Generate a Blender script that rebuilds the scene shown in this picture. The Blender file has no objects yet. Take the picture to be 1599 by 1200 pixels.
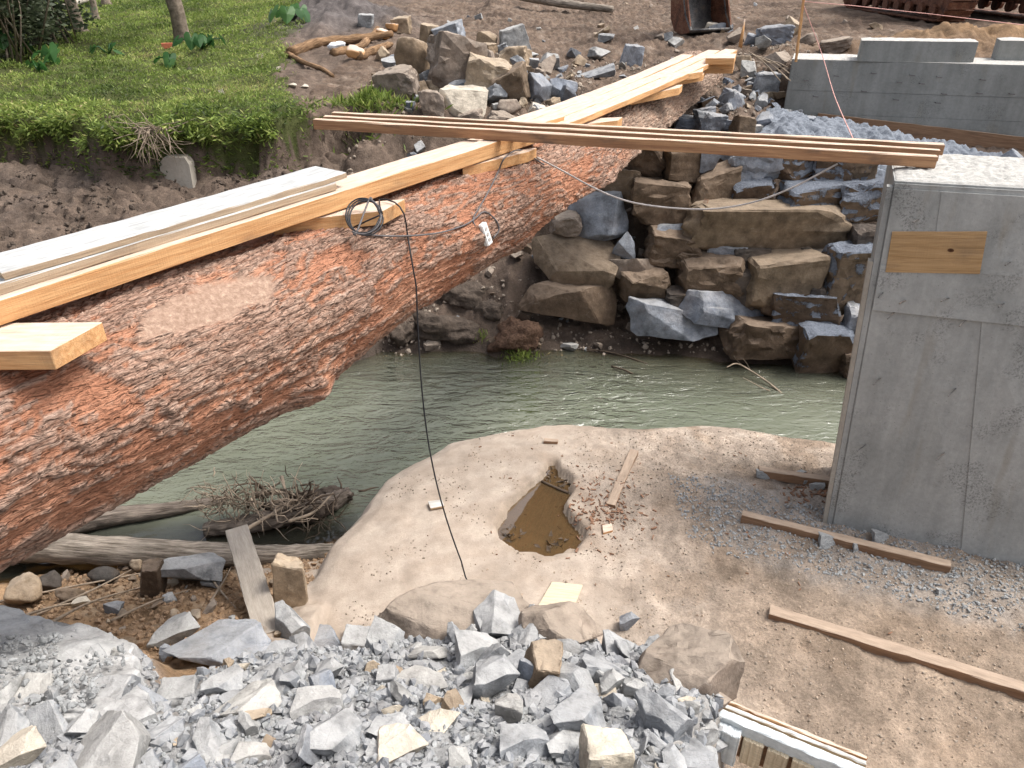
import bpy, bmesh, math, random
import numpy as np
from mathutils import Vector, Matrix, Euler

# ------------------------------------------------------------------ camera, sky, sun, exposure
S = bpy.context.scene
CAM_H = 3.83; FPX = 1185.0; PITCH = math.radians(30)
cam_data = bpy.data.cameras.new("camera"); cam = bpy.data.objects.new("camera", cam_data)
S.collection.objects.link(cam); S.camera = cam
cam.location = (0, 0, CAM_H); cam.rotation_euler = (math.radians(90) - PITCH, 0, 0)
cam_data.sensor_width = 36; cam_data.lens = 36 * FPX / 1599; cam_data.clip_end = 2000; cam_data.clip_start = 0.05
SUN_EL = math.radians(60); SUN_AZ = math.radians(80)      # azimuth from +Y towards +X: the sun stands behind the far bank, to the right
world = bpy.data.worlds.new("World"); S.world = world; world.use_nodes = True
wn = world.node_tree; bg = wn.nodes['Background']
sky = wn.nodes.new('ShaderNodeTexSky'); sky.sky_type = 'NISHITA'; sky.sun_disc = False
sky.sun_elevation = SUN_EL; sky.sun_rotation = SUN_AZ; sky.dust_density = 6.0; sky.air_density = 1.0; sky.ozone_density = 1.0
hs = wn.nodes.new('ShaderNodeHueSaturation'); hs.inputs['Saturation'].default_value = 0.45
wn.links.new(sky.outputs[0], hs.inputs['Color']); wn.links.new(hs.outputs[0], bg.inputs[0]); bg.inputs[1].default_value = 0.15
sl = bpy.data.lights.new("sun", 'SUN'); sl.energy = 1.6; sl.angle = math.radians(18); sl.color = (1.0, 0.965, 0.92)
sun = bpy.data.objects.new("sun", sl); S.collection.objects.link(sun)
sv = Vector((math.sin(SUN_AZ) * math.cos(SUN_EL), math.cos(SUN_AZ) * math.cos(SUN_EL), math.sin(SUN_EL)))
sun.rotation_euler = sv.to_track_quat('Z', 'Y').to_euler(); sun.location = sv * 60
S.view_settings.view_transform = 'Standard'; S.view_settings.look = 'None'; S.view_settings.gamma = 1.0
S.view_settings.exposure = 0.86; S.view_settings.use_curve_mapping = False
S.render.engine = 'CYCLES'; S.cycles.use_denoising = True; S.cycles.max_bounces = 6; S.cycles.transparent_max_bounces = 8
S.cycles.caustics_reflective = False; S.cycles.caustics_refractive = False

rng = np.random.default_rng(7); R = random.Random(11)
C = S.collection
# ------------------------------------------------------------------ surveying: points of the place read off the photograph
cP, sP = math.cos(PITCH), math.sin(PITCH)
def ray(px, py):
    u = (px - 799.5) / FPX; v = (py - 600) / FPX
    return np.array([u, cP - v * sP, -sP - v * cP])
def Z(px, py, z):
    d = ray(px, py); return Vector(np.array([0, 0, CAM_H]) + d * ((z - CAM_H) / d[2]))
def Y(px, py, y):
    d = ray(px, py); return Vector(np.array([0, 0, CAM_H]) + d * (y / d[1]))
def depth_of(p): return p[1] * cP - (p[2] - CAM_H) * sP

# ------------------------------------------------------------------ noise in numpy
def _hash(ix, iy, iz, s):
    h = (ix.astype(np.int64) * 374761393 + iy.astype(np.int64) * 668265263 + iz.astype(np.int64) * 2147483647 + s * 1274126177) & 0xFFFFFFFF
    h = ((h ^ (h >> 13)) * 1274126177) & 0xFFFFFFFF
    h = ((h ^ (h >> 16)) * 2246822519) & 0xFFFFFFFF
    return (h ^ (h >> 15)) & 0xFFFFFFFF
def vnoise(x, y, z=None, s=0):
    x = np.asarray(x, float); y = np.asarray(y, float); z = np.zeros_like(x) if z is None else np.asarray(z, float)
    x, y, z = np.broadcast_arrays(x, y, z)
    fx, fy, fz = np.floor(x), np.floor(y), np.floor(z); tx, ty, tz = x - fx, y - fy, z - fz
    ix, iy, iz = fx.astype(np.int64), fy.astype(np.int64), fz.astype(np.int64)
    sx, sy, sz = [t * t * t * (t * (t * 6 - 15) + 10) for t in (tx, ty, tz)]
    def g(dx, dy, dz):
        h = _hash(ix + dx, iy + dy, iz + dz, s)
        a = (h & 1023) / 1023.0 * 2 * np.pi; b = ((h >> 10) & 1023) / 511.5 - 1; q = np.sqrt(np.maximum(0, 1 - b * b))
        return np.cos(a) * q * (tx - dx) + np.sin(a) * q * (ty - dy) + b * (tz - dz)
    def L(a, b, t): return a + (b - a) * t
    return L(L(L(g(0,0,0), g(1,0,0), sx), L(g(0,1,0), g(1,1,0), sx), sy), L(L(g(0,0,1), g(1,0,1), sx), L(g(0,1,1), g(1,1,1), sx), sy), sz) * 1.6
def fbm(x, y, z=None, oct=4, s=0, gain=.5):
    x = np.asarray(x, float); y = np.asarray(y, float); z = np.zeros_like(x) if z is None else np.asarray(z, float)
    r = 0; a = 1; f = 1
    for i in range(oct):
        r = r + a * vnoise(x * f + 17.3 * i, y * f - 9.1 * i, z * f + 4.7 * i, s + i); a *= gain; f *= 2.03
    return r
def worley(x, y, z, s=0):
    """F1, F2 and the nearest cell's random number"""
    ix, iy, iz = [np.floor(a).astype(np.int64) for a in (x, y, z)]
    f1 = np.full(x.shape, 9.); f2 = np.full(x.shape, 9.); idr = np.zeros(x.shape)
    for dx in (-1, 0, 1):
        for dy in (-1, 0, 1):
            for dz in (-1, 0, 1):
                h = _hash(ix + dx, iy + dy, iz + dz, s); h2 = _hash(ix + dx, iy + dy, iz + dz, s + 57)
                d = np.sqrt((ix + dx + (h & 1023) / 1023. - x) ** 2 + (iy + dy + ((h >> 10) & 1023) / 1023. - y) ** 2 + (iz + dz + ((h >> 20) & 1023) / 1023. - z) ** 2)
                m = d < f1
                f2 = np.where(m, f1, np.minimum(f2, d)); idr = np.where(m, (h2 & 65535) / 65535., idr); f1 = np.where(m, d, f1)
    return f1, f2, idr
def sstep(a, b, x):
    t = np.clip((x - a) / (b - a), 0, 1); return t * t * (3 - 2 * t)
def sdpoly(x, y, poly):
    """signed distance to a closed polygon, positive inside"""
    x = np.asarray(x, float); y = np.asarray(y, float)
    d = np.full(x.shape, 1e9); ins = np.zeros(x.shape, bool); n = len(poly)
    for i in range(n):
        (x0, y0), (x1, y1) = poly[i][:2], poly[(i + 1) % n][:2]
        ex, ey = x1 - x0, y1 - y0; t = np.clip(((x - x0) * ex + (y - y0) * ey) / (ex * ex + ey * ey + 1e-12), 0, 1)
        d = np.minimum(d, np.hypot(x - x0 - t * ex, y - y0 - t * ey))
        c = (y0 > y) != (y1 > y)
        with np.errstate(divide='ignore', invalid='ignore'): xi = x0 + (y - y0) * ex / (ey if ey else 1e-12)
        ins ^= c & (x < xi)
    return np.where(ins, d, -d)

# ------------------------------------------------------------------ mesh and object helpers
def tagp(o, label=None, cat=None, group=None, kind=None):
    if label: o['label'] = label
    if cat: o['category'] = cat
    if group: o['group'] = group
    if kind: o['kind'] = kind
    return o
def mesh_of(name, v, f, smooth=True):
    me = bpy.data.meshes.new(name); v = np.asarray(v, np.float32).reshape(-1, 3)
    if isinstance(f, np.ndarray):
        k = f.shape[1]; me.vertices.add(len(v)); me.vertices.foreach_set('co', v.ravel())
        me.loops.add(f.size); me.loops.foreach_set('vertex_index', f.astype(np.int32).ravel())
        me.polygons.add(len(f)); me.polygons.foreach_set('loop_start', np.arange(0, f.size, k, dtype=np.int32))
        me.update(calc_edges=True); me.validate()
    else:
        me.from_pydata([tuple(p) for p in v], [], f); me.update()
    me.polygons.foreach_set('use_smooth', np.full(len(me.polygons), bool(smooth)))
    return me
def add(name, me, mat=None, parent=None, label=None, cat=None, group=None, kind=None, loc=None, rot=None, scale=None):
    if mat is not None and not me.materials: me.materials.append(mat)
    o = bpy.data.objects.new(name, me); C.objects.link(o)
    if parent is not None: o.parent = parent
    if loc is not None: o.location = loc
    if rot is not None: o.rotation_euler = rot
    if scale is not None: o.scale = scale
    return tagp(o, label, cat, group, kind)
def empty(name, loc=(0, 0, 0), rot=(0, 0, 0), **k):
    o = bpy.data.objects.new(name, None); C.objects.link(o); o.location = loc; o.rotation_euler = rot; o.empty_display_size = .2
    return tagp(o, **k)
def set_attr(me, name, vals):
    vals = np.asarray(vals, np.float32)
    if vals.ndim == 1:
        a = me.attributes.new(name, 'FLOAT', 'POINT'); a.data.foreach_set('value', vals)
    else:
        if vals.shape[1] == 3: vals = np.hstack([vals, np.ones((len(vals), 1), np.float32)])
        a = me.attributes.new(name, 'FLOAT_COLOR', 'POINT'); a.data.foreach_set('color', vals.ravel())
def grid_faces(nr, nc, wrap=False):
    i = np.arange(nr - 1)[:, None] * nc; j = np.arange(nc if wrap else nc - 1)[None, :]; j2 = (j + 1) % nc
    return np.stack([i + j, i + j2, i + nc + j2, i + nc + j], -1).reshape(-1, 4)
def frames(P):
    P = np.asarray(P, float); T = np.gradient(P, axis=0); T /= np.linalg.norm(T, axis=1)[:, None] + 1e-12
    up = np.array([0, 0, 1.]) if abs(T[0][2]) < .9 else np.array([1., 0, 0])
    n = np.cross(T[0], up); n /= np.linalg.norm(n); Ns = []
    for t in T:
        n = n - t * (n @ t); n /= np.linalg.norm(n) + 1e-12; Ns.append(n)
    Ns = np.array(Ns); return T, Ns, np.cross(T, Ns)
def tube_arr(P, rad, n=6, lump=0, seed=0):
    P = np.asarray(P, float); rad = np.broadcast_to(np.asarray(rad, float), (len(P),)); T, N, B = frames(P)
    a = np.arange(n) / n * 2 * np.pi
    r = rad[:, None] * np.ones(n)
    if lump: r = r * (1 + lump * fbm(np.arange(len(P))[:, None] * .35 + seed, np.cos(a)[None] * 1.3 + np.zeros((len(P), 1)), np.sin(a)[None] * 1.3 + np.zeros((len(P), 1)), 3, seed))
    V = P[:, None, :] + r[..., None] * (np.cos(a)[None, :, None] * N[:, None, :] + np.sin(a)[None, :, None] * B[:, None, :])
    V = V.reshape(-1, 3); F = grid_faces(len(P), n, True); k = len(V)
    V = np.vstack([V, P[:1], P[-1:]]); j = np.arange(n); j2 = (j + 1) % n; b = (len(P) - 1) * n
    caps = np.vstack([np.stack([j2, j, np.full(n, k), np.full(n, k)], -1), np.stack([b + j, b + j2, np.full(n, k + 1), np.full(n, k + 1)], -1)])
    return V, [tuple(q) for q in F] + [tuple(q[:3]) for q in caps]
def tube(name, P, rad, n=6, **k):
    lump = k.pop('lump', 0); seed = k.pop('seed', 0); V, F = tube_arr(P, rad, n, lump, seed); return add(name, mesh_of(name, V, F), **k)
def smooth_path(pts, n=40):
    """Catmull-Rom through the given points"""
    P = np.array([list(p) for p in pts], float); P = np.vstack([2 * P[0] - P[1], P, 2 * P[-1] - P[-2]]); out = []
    m = len(P) - 3; per = max(2, n // m)
    for i in range(m):
        for t in np.linspace(0, 1, per, endpoint=False):
            a, b, c, d = P[i:i + 4]
            out.append(.5 * ((2 * b) + (c - a) * t + (2 * a - 5 * b + 4 * c - d) * t * t + (3 * b - a - 3 * c + d) * t ** 3))
    out.append(P[-2]); return np.array(out)
class MB:
    """collects shapes that belong to ONE part"""
    def __init__(s): s.v = []; s.f = []
    def add(s, v, f):
        b = len(s.v); s.v += [tuple(p) for p in v]; s.f += [tuple(b + i for i in q) for q in f]
    def tube(s, P, r, n=5): s.add(*tube_arr(P, r, n))
    def box(s, c, d, m=None):
        v = [Vector((x * d[0] / 2, y * d[1] / 2, z * d[2] / 2)) for x in (-1, 1) for y in (-1, 1) for z in (-1, 1)]
        if m is not None: v = [m @ p for p in v]
        s.add([p + Vector(c) for p in v], [(0, 1, 3, 2), (4, 6, 7, 5), (0, 4, 5, 1), (2, 3, 7, 6), (0, 2, 6, 4), (1, 5, 7, 3)])
    def build(s, name, smooth=False, **k): return add(name, mesh_of(name, s.v, s.f, smooth), **k)

# ------------------------------------------------------------------ materials (all procedural)
class NT:
    def __init__(s, name, rough=.85, spec=.3):
        s.m = bpy.data.materials.new(name); s.m.use_nodes = True; s.t = s.m.node_tree; s.b = s.t.nodes['Principled BSDF']
        s.b.inputs['Roughness'].default_value = rough; s.b.inputs['Specular IOR Level'].default_value = spec
        s.pos = s.n('ShaderNodeNewGeometry').outputs['Position']
    def n(s, t, **k):
        q = s.t.nodes.new(t)
        for a, b in k.items(): setattr(q, a, b)
        return q
    def put(s, inp, v):
        if hasattr(v, 'is_output') or isinstance(v, bpy.types.NodeSocket): s.t.links.new(v, inp)
        else: inp.default_value = (tuple(v) + (1,))[:len(inp.default_value)] if hasattr(v, '__len__') and inp.type == 'RGBA' else v
    def mapped(s, co, scale, rot=(0, 0, 0)):
        q = s.n('ShaderNodeMapping'); s.put(q.inputs[0], co); q.inputs['Scale'].default_value = scale; q.inputs['Rotation'].default_value = rot; return q.outputs[0]
    def noise(s, co, scale, detail=4, rough=.55, dist=0):
        q = s.n('ShaderNodeTexNoise'); s.put(q.inputs['Vector'], co); q.inputs['Scale'].default_value = scale; q.inputs['Detail'].default_value = detail
        q.inputs['Roughness'].default_value = rough; q.inputs['Distortion'].default_value = dist; return q.outputs['Fac']
    def vor(s, co, scale, feature='F1'):
        q = s.n('ShaderNodeTexVoronoi', feature=feature); s.put(q.inputs['Vector'], co); q.inputs['Scale'].default_value = scale; return q.outputs
    def ramp(s, fac, stops, interp='LINEAR'):
        q = s.n('ShaderNodeValToRGB'); s.put(q.inputs[0], fac); e = q.color_ramp.elements; q.color_ramp.interpolation = interp
        while len(e) < len(stops): e.new(.5)
        for k, (p, c) in enumerate(stops): e[k].position = p; e[k].color = (tuple(c) + (1,))[:4] if hasattr(c, '__len__') else (c, c, c, 1)
        return q.outputs[0]
    def mix(s, fac, a, b, mode='MIX'):
        q = s.n('ShaderNodeMix', data_type='RGBA', blend_type=mode); s.put(q.inputs[0], fac); s.put(q.inputs[6], a); s.put(q.inputs[7], b); return q.outputs[2]
    def math(s, op, a, b=0.0, clamp=False):
        q = s.n('ShaderNodeMath', operation=op, use_clamp=clamp); s.put(q.inputs[0], a); s.put(q.inputs[1], b); return q.outputs[0]
    def attr(s, name): return s.n('ShaderNodeAttribute', attribute_name=name).outputs
    def rand(s): return s.n('ShaderNodeObjectInfo').outputs['Random']
    def objco(s): return s.n('ShaderNodeTexCoord').outputs['Object']
    def up(s):
        q = s.n('ShaderNodeSeparateXYZ'); s.put(q.inputs[0], s.n('ShaderNodeNewGeometry').outputs['Normal']); return q.outputs[2]
    def sep(s, co): 
        q = s.n('ShaderNodeSeparateXYZ'); s.put(q.inputs[0], co); return q.outputs
    def bump(s, h, dist=.01, strength=1, prev=None):
        q = s.n('ShaderNodeBump'); s.put(q.inputs['Height'], h); q.inputs['Distance'].default_value = dist; q.inputs['Strength'].default_value = strength
        if prev is not None: s.put(q.inputs['Normal'], prev)
        return q.outputs[0]
    def done(s, col, normal=None, rough=None):
        s.put(s.b.inputs['Base Color'], col)
        if normal is not None: s.put(s.b.inputs['Normal'], normal)
        if rough is not None: s.put(s.b.inputs['Roughness'], rough)
        return s.m
def lerp3(a, b, t): return tuple(x + (y - x) * t for x, y in zip(a, b))

def m_ground():
    t = NT('ground_soil', .95, .15); col = t.attr('col')[0]
    n1 = t.noise(t.pos, 9, 6, .65); n2 = t.noise(t.pos, 60, 5, .7); n3 = t.vor(t.pos, 34)
    c = t.mix(1, col, t.ramp(n1, [(.3, .66), (.7, 1.25)]), 'MULTIPLY'); c = t.mix(1, c, t.ramp(t.noise(t.pos, 2.2, 5, .6), [(.35, .74), (.62, 1.18)]), 'MULTIPLY')
    c = t.mix(1, c, t.ramp(n2, [(.3, .72), (.7, 1.22)]), 'MULTIPLY')
    speck = t.ramp(t.noise(t.pos, 150, 2), [(.68, 0.), (.74, .8)])
    c = t.mix(t.math('MULTIPLY', speck, t.attr('grit')[2]), c, (.42, .41, .38))
    sm = t.attr('smooth')[2]; c = t.mix(t.math('MULTIPLY', sm, .8), c, t.mix(1, col, t.ramp(n1, [(.3, .86), (.7, 1.12)]), 'MULTIPLY'))
    b = t.bump(t.math('MULTIPLY', n2, t.math('SUBTRACT', 1., t.math('MULTIPLY', sm, .72))), .014, .9); b = t.bump(t.math('MULTIPLY', n3[0], t.math('SUBTRACT', 1., sm)), .012, .35, b); b = t.bump(t.noise(t.pos, 240, 3), .003, .6, b)
    wet = t.attr('wet')[2]
    return t.done(c, b, t.math('SUBTRACT', .95, t.math('MULTIPLY', wet, .6)))
def m_stone(name, stops, vein=.25, dust=None, dustamt=0., strata=0., splat=False, dirt=.3, bumps=1.):
    t = NT(name, .85, .25); r = t.rand(); oc = t.objco()
    base = t.ramp(r, stops)
    n = t.noise(t.pos, 7, 6, .62); f = t.noise(t.pos, 55, 5, .7)
    c = t.mix(1, base, t.ramp(n, [(.3, .5), (.5, 1.), (.7, 1.4)]), 'MULTIPLY'); c = t.mix(t.math('MULTIPLY', t.ramp(t.vor(t.mapped(t.pos, (1, 1, 1.6)), 9, 'DISTANCE_TO_EDGE')[0], [(0., 1.), (.02, 0.)]), t.ramp(f, [(.45, 0.), (.6, .55)])), c, (.04, .03, .025)); c = t.mix(1, c, t.ramp(f, [(.3, .82), (.7, 1.14)]), 'MULTIPLY')
    if vein:
        v = t.ramp(t.vor(t.mapped(t.pos, (1, 1, 2.2)), 5, 'DISTANCE_TO_EDGE')[0], [(.0, 1.), (.012, 0.)])
        c = t.mix(t.math('MULTIPLY', v, t.math('MULTIPLY', t.ramp(n, [(.5, 0.), (.62, 1.)]), vein)), c, (.55, .53, .5))
    if dirt: c = t.mix(t.math('MULTIPLY', t.ramp(t.noise(t.pos, 3.1, 4), [(.45, 0.), (.68, 1.)]), dirt), c, (.17, .115, .075))
    b = t.bump(n, .014 * bumps, .6); b = t.bump(f, .006 * bumps, .9, b); b = t.bump(t.vor(t.pos, 21)[0], .008 * bumps, .45, b)
    if strata: b = t.bump(t.noise(t.mapped(oc, (1.2, 1.2, 6)), 1.6, 5, .7), .012, strata, b)
    if dust is not None:
        up = t.ramp(t.math('ADD', t.up(), t.math('MULTIPLY', t.math('SUBTRACT', t.noise(t.pos, 14, 5), .5), 1.2)), [(.45, 0.), (.95, 1.)])
        c = t.mix(t.math('MULTIPLY', up, dustamt), c, dust)
    if splat:   # rough sprayed mortar lying on the upper faces
        sn = t.math('ADD', t.up(), t.math('MULTIPLY', t.math('SUBTRACT', t.noise(t.pos, 4.5, 6, .7), .5), 2.1))
        sm = t.ramp(sn, [(.16, 0.), (.30, 1.)])
        sc = t.mix(1, (.235, .262, .31), t.ramp(t.noise(t.pos, 48, 4, .75), [(.3, .6), (.7, 1.3)]), 'MULTIPLY')
        c = t.mix(sm, c, sc)
        b = t.bump(t.math('MULTIPLY', sm, t.noise(t.pos, 42, 5, .75)), .06, 1., b)
    return t.done(c, b)
def m_wood(name, a, bcol, weather=None, wamt=0., stain=.25, end=None):
    t = NT(name, .75, .25); oc = t.objco(); r = t.rand()
    off = t.n('ShaderNodeVectorMath', operation='ADD'); t.put(off.inputs[0], oc)
    k = t.n('ShaderNodeCombineXYZ'); t.put(k.inputs[0], t.math('MULTIPLY', r, 31.)); t.put(k.inputs[1], t.math('MULTIPLY', r, 17.)); t.put(off.inputs[1], k.outputs[0]); oc2 = off.outputs[0]
    g1 = t.noise(t.mapped(oc2, (1.1, 22, 22)), 2.2, 5, .6, .4); g2 = t.noise(t.mapped(oc2, (4, 120, 120)), 2, 3, .6)
    c = t.mix(t.ramp(g1, [(.32, 0.), (.68, 1.)]), a, bcol); c = t.mix(1, c, t.ramp(g2, [(.3, .82), (.7, 1.12)]), 'MULTIPLY')
    c = t.mix(1, c, t.ramp(r, [(0, .86), (1, 1.1)]), 'MULTIPLY')
    kn = t.ramp(t.vor(t.mapped(oc2, (1.6, 6, 6)), 1.3)[0], [(.035, 1.), (.075, 0.)]); c = t.mix(t.math('MULTIPLY', kn, .75), c, (.16, .07, .03))
    st = t.ramp(t.noise(t.mapped(oc2, (2.2, 5, 5)), 1.5, 4), [(.55, 0.), (.72, 1.)]); c = t.mix(t.math('MULTIPLY', st, stain), c, (.12, .09, .07))
    if weather is not None:
        wm = t.ramp(t.math('ADD', t.up(), t.math('MULTIPLY', t.math('SUBTRACT', t.noise(t.mapped(oc2, (2, 7, 7)), 1.7, 6, .65), .5), 1.3)), [(.35, 0.), (.75, 1.)])
        wc = t.mix(1, weather, t.ramp(t.noise(t.mapped(oc2, (3, 14, 14)), 2.5, 5), [(.3, .72), (.65, 1.12)]), 'MULTIPLY')
        c = t.mix(t.math('MULTIPLY', wm, wamt), c, wc)
    saw = t.noise(t.mapped(oc2, (60, 3, 3)), 2, 2)
    b = t.bump(g2, .003, .8); b = t.bump(g1, .006, .5, b); b = t.bump(saw, .0025, .5, b)
    return t.done(c, b)
def m_log():
    t = NT('peeling_bark', .92, .15); bark = t.attr('bark')[2]; cr = t.attr('crack')[2]; patch = t.attr('patch')[2]; grey = t.attr('grey')[2]; uv = t.attr('lc')[1]
    fine = t.noise(t.mapped(uv, (3.5, 24, 24)), 2.4, 6, .68); f2 = t.noise(t.pos, 90, 4, .7); lo = t.noise(t.pos, 1.7, 4)
    inner = t.ramp(t.math('ADD', t.math('MULTIPLY', fine, .55), t.math('MULTIPLY', lo, .45)), [(.3, (.235, .098, .056)), (.5, (.415, .195, .117)), (.68, (.54, .315, .21))])
    outer = t.ramp(t.math('ADD', t.math('MULTIPLY', fine, .7), t.math('MULTIPLY', f2, .3)), [(.3, (.17, .115, .088)), (.45, (.32, .235, .185)), (.6, (.46, .365, .30)), (.78, (.64, .545, .465))])
    c = t.mix(t.math('MULTIPLY', bark, .72, True), inner, outer)
    c = t.mix(t.math('MULTIPLY', grey, .72), c, t.ramp(fine, [(.3, (.21, .15, .11)), (.7, (.52, .42, .33))]))
    c = t.mix(t.math('MULTIPLY', cr, .6), c, (.09, .045, .03))
    pc = t.ramp(t.noise(t.pos, 40, 5, .7), [(.3, (.22, .14, .10)), (.55, (.34, .235, .175)), (.72, (.48, .36, .27))])
    c = t.mix(patch, c, pc)
    wv = t.n('ShaderNodeVectorMath', operation='MULTIPLY_ADD'); nz = t.n('ShaderNodeTexNoise'); t.put(nz.inputs['Vector'], t.pos); nz.inputs['Scale'].default_value = 9; nz.inputs['Detail'].default_value = 3
    t.put(wv.inputs[0], nz.outputs['Color']); wv.inputs[1].default_value = (.10, .035, .035); t.put(wv.inputs[2], uv)
    e1 = t.vor(t.mapped(wv.outputs[0], (7, 34, 34)), 1., 'DISTANCE_TO_EDGE')[0]; e2 = t.vor(t.mapped(wv.outputs[0], (17, 85, 85)), 1., 'DISTANCE_TO_EDGE')[0]
    k1 = t.math('MULTIPLY', t.ramp(e1, [(.0, 1.), (.09, 0.)]), t.math('ADD', t.math('MULTIPLY', bark, .42), .10)); k2 = t.math('MULTIPLY', t.ramp(e2, [(.0, .7), (.10, 0.)]), t.math('ADD', t.math('MULTIPLY', bark, .36), .05)); np_ = t.math('SUBTRACT', 1., patch)
    c = t.mix(t.math('MULTIPLY', k1, np_), c, (.075, .043, .03)); c = t.mix(t.math('MULTIPLY', k2, np_), c, (.10, .06, .043))
    b = t.bump(fine, .012, .8); b = t.bump(f2, .005, .8, b); b = t.bump(t.math('MULTIPLY', t.ramp(e1, [(.0, 0.), (.14, 1.)]), np_), .012, .8, b); b = t.bump(t.math('MULTIPLY', t.ramp(e2, [(.0, 0.), (.16, 1.)]), np_), .005, .8, b)
    return t.done(c, b)
def m_concrete(name, a, bcol, spots=.5, bump=.004):
    t = NT(name, .8, .3); n1 = t.noise(t.pos, 2.3, 6, .62); n2 = t.noise(t.pos, 30, 5, .65); vs = t.noise(t.mapped(t.pos, (5, 5, .55)), 1.6, 5)
    c = t.mix(t.ramp(t.math('ADD', t.math('MULTIPLY', n1, .5), t.math('MULTIPLY', vs, .5)), [(.38, 0.), (.62, 1.)]), a, bcol)
    c = t.mix(1, c, t.ramp(n2, [(.3, .9), (.7, 1.08)]), 'MULTIPLY')
    if spots:
        hole = t.ramp(t.vor(t.pos, 26)[0], [(.05, 1.), (.1, 0.)]); c = t.mix(t.math('MULTIPLY', hole, spots), c, (.05, .05, .048))
        sm = t.math('MULTIPLY', t.ramp(t.noise(t.pos, 2.6, 3), [(.54, 0.), (.62, 1.)]), t.ramp(t.noise(t.pos, 70, 5, .8), [(.5, 0.), (.58, 1.)]))
        c = t.mix(t.math('MULTIPLY', sm, spots), c, (.035, .035, .036))
        c = t.mix(t.math('MULTIPLY', t.ramp(t.noise(t.mapped(t.pos, (6, 6, .8)), 1.1, 3), [(.58, 0.), (.72, 1.)]), .35), c, (.2, .165, .11))
    b = t.bump(n2, bump, .8); b = t.bump(t.noise(t.mapped(t.pos, (90, 90, 4)), 1, 2), .0015, .4, b)
    return t.done(c, b)
def m_mortar(name, a, bcol, scale=55, dist=.025):
    t = NT(name, .95, .15); n = t.noise(t.pos, scale, 6, .75); k = t.noise(t.mapped(t.pos, (1, 3, 3)), 13, 5, .7)
    c = t.mix(t.ramp(t.math('ADD', t.math('MULTIPLY', n, .5), t.math('MULTIPLY', k, .5)), [(.35, 0.), (.6, 1.)]), a, bcol)
    return t.done(c, t.bump(k, dist, .6, t.bump(n, dist * .5, .9)))
def m_plain(name, col, rough=.6, var=.25, scale=20, spec=.3, metal=0., bump=.0, objvar=0., trans=None):
    t = NT(name, rough, spec); t.b.inputs['Metallic'].default_value = metal
    n = t.noise(t.pos, scale, 5, .65); c = t.mix(1, col, t.ramp(n, [(.3, 1 - var), (.7, 1 + var)]), 'MULTIPLY')
    if objvar: c = t.mix(1, c, t.ramp(t.rand(), [(0, 1 - objvar), (1, 1 + objvar)]), 'MULTIPLY')
    return t.done(c, t.bump(n, bump, .8) if bump else None)
def m_rust(name, a, bcol, rough=.7):
    t = NT(name, rough, .4); n = t.noise(t.pos, 5, 7, .7); f = t.noise(t.pos, 40, 5)
    c = t.ramp(n, [(.35, a), (.52, bcol), (.7, lerp3(bcol, (.3, .2, .13), .5))]); c = t.mix(1, c, t.ramp(f, [(.3, .7), (.7, 1.25)]), 'MULTIPLY')
    t.b.inputs['Metallic'].default_value = .25
    return t.done(c, t.bump(f, .004, .7))
def m_leaf(name, stops, rough=.55):
    t = NT(name, rough, .3); col = t.attr('tint')[2]
    c = t.ramp(col, stops); c = t.mix(1, c, t.ramp(t.noise(t.pos, 1.1, 4), [(.3, .7), (.7, 1.3)]), 'MULTIPLY')
    tr = t.n('ShaderNodeBsdfTranslucent'); t.put(tr.inputs[0], c); t.put(t.b.inputs['Base Color'], c)
    mx = t.n('ShaderNodeMixShader'); mx.inputs[0].default_value = .4; t.t.links.new(t.b.outputs[0], mx.inputs[1]); t.t.links.new(tr.outputs[0], mx.inputs[2])
    t.t.links.new(mx.outputs[0], t.t.nodes['Material Output'].inputs[0]); return t.m
def m_drift(name, a, bcol):
    t = NT(name, .9, .15); oc = t.attr('lc')[1]
    f = t.noise(t.mapped(oc, (2.5, 26, 26)), 2, 6, .7); l = t.noise(t.pos, 4, 4)
    c = t.mix(t.ramp(f, [(.36, 0.), (.62, 1.)]), a, bcol); c = t.mix(1, c, t.ramp(l, [(.3, .65), (.7, 1.2)]), 'MULTIPLY')
    return t.done(c, t.bump(f, .02, 1.))
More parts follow.
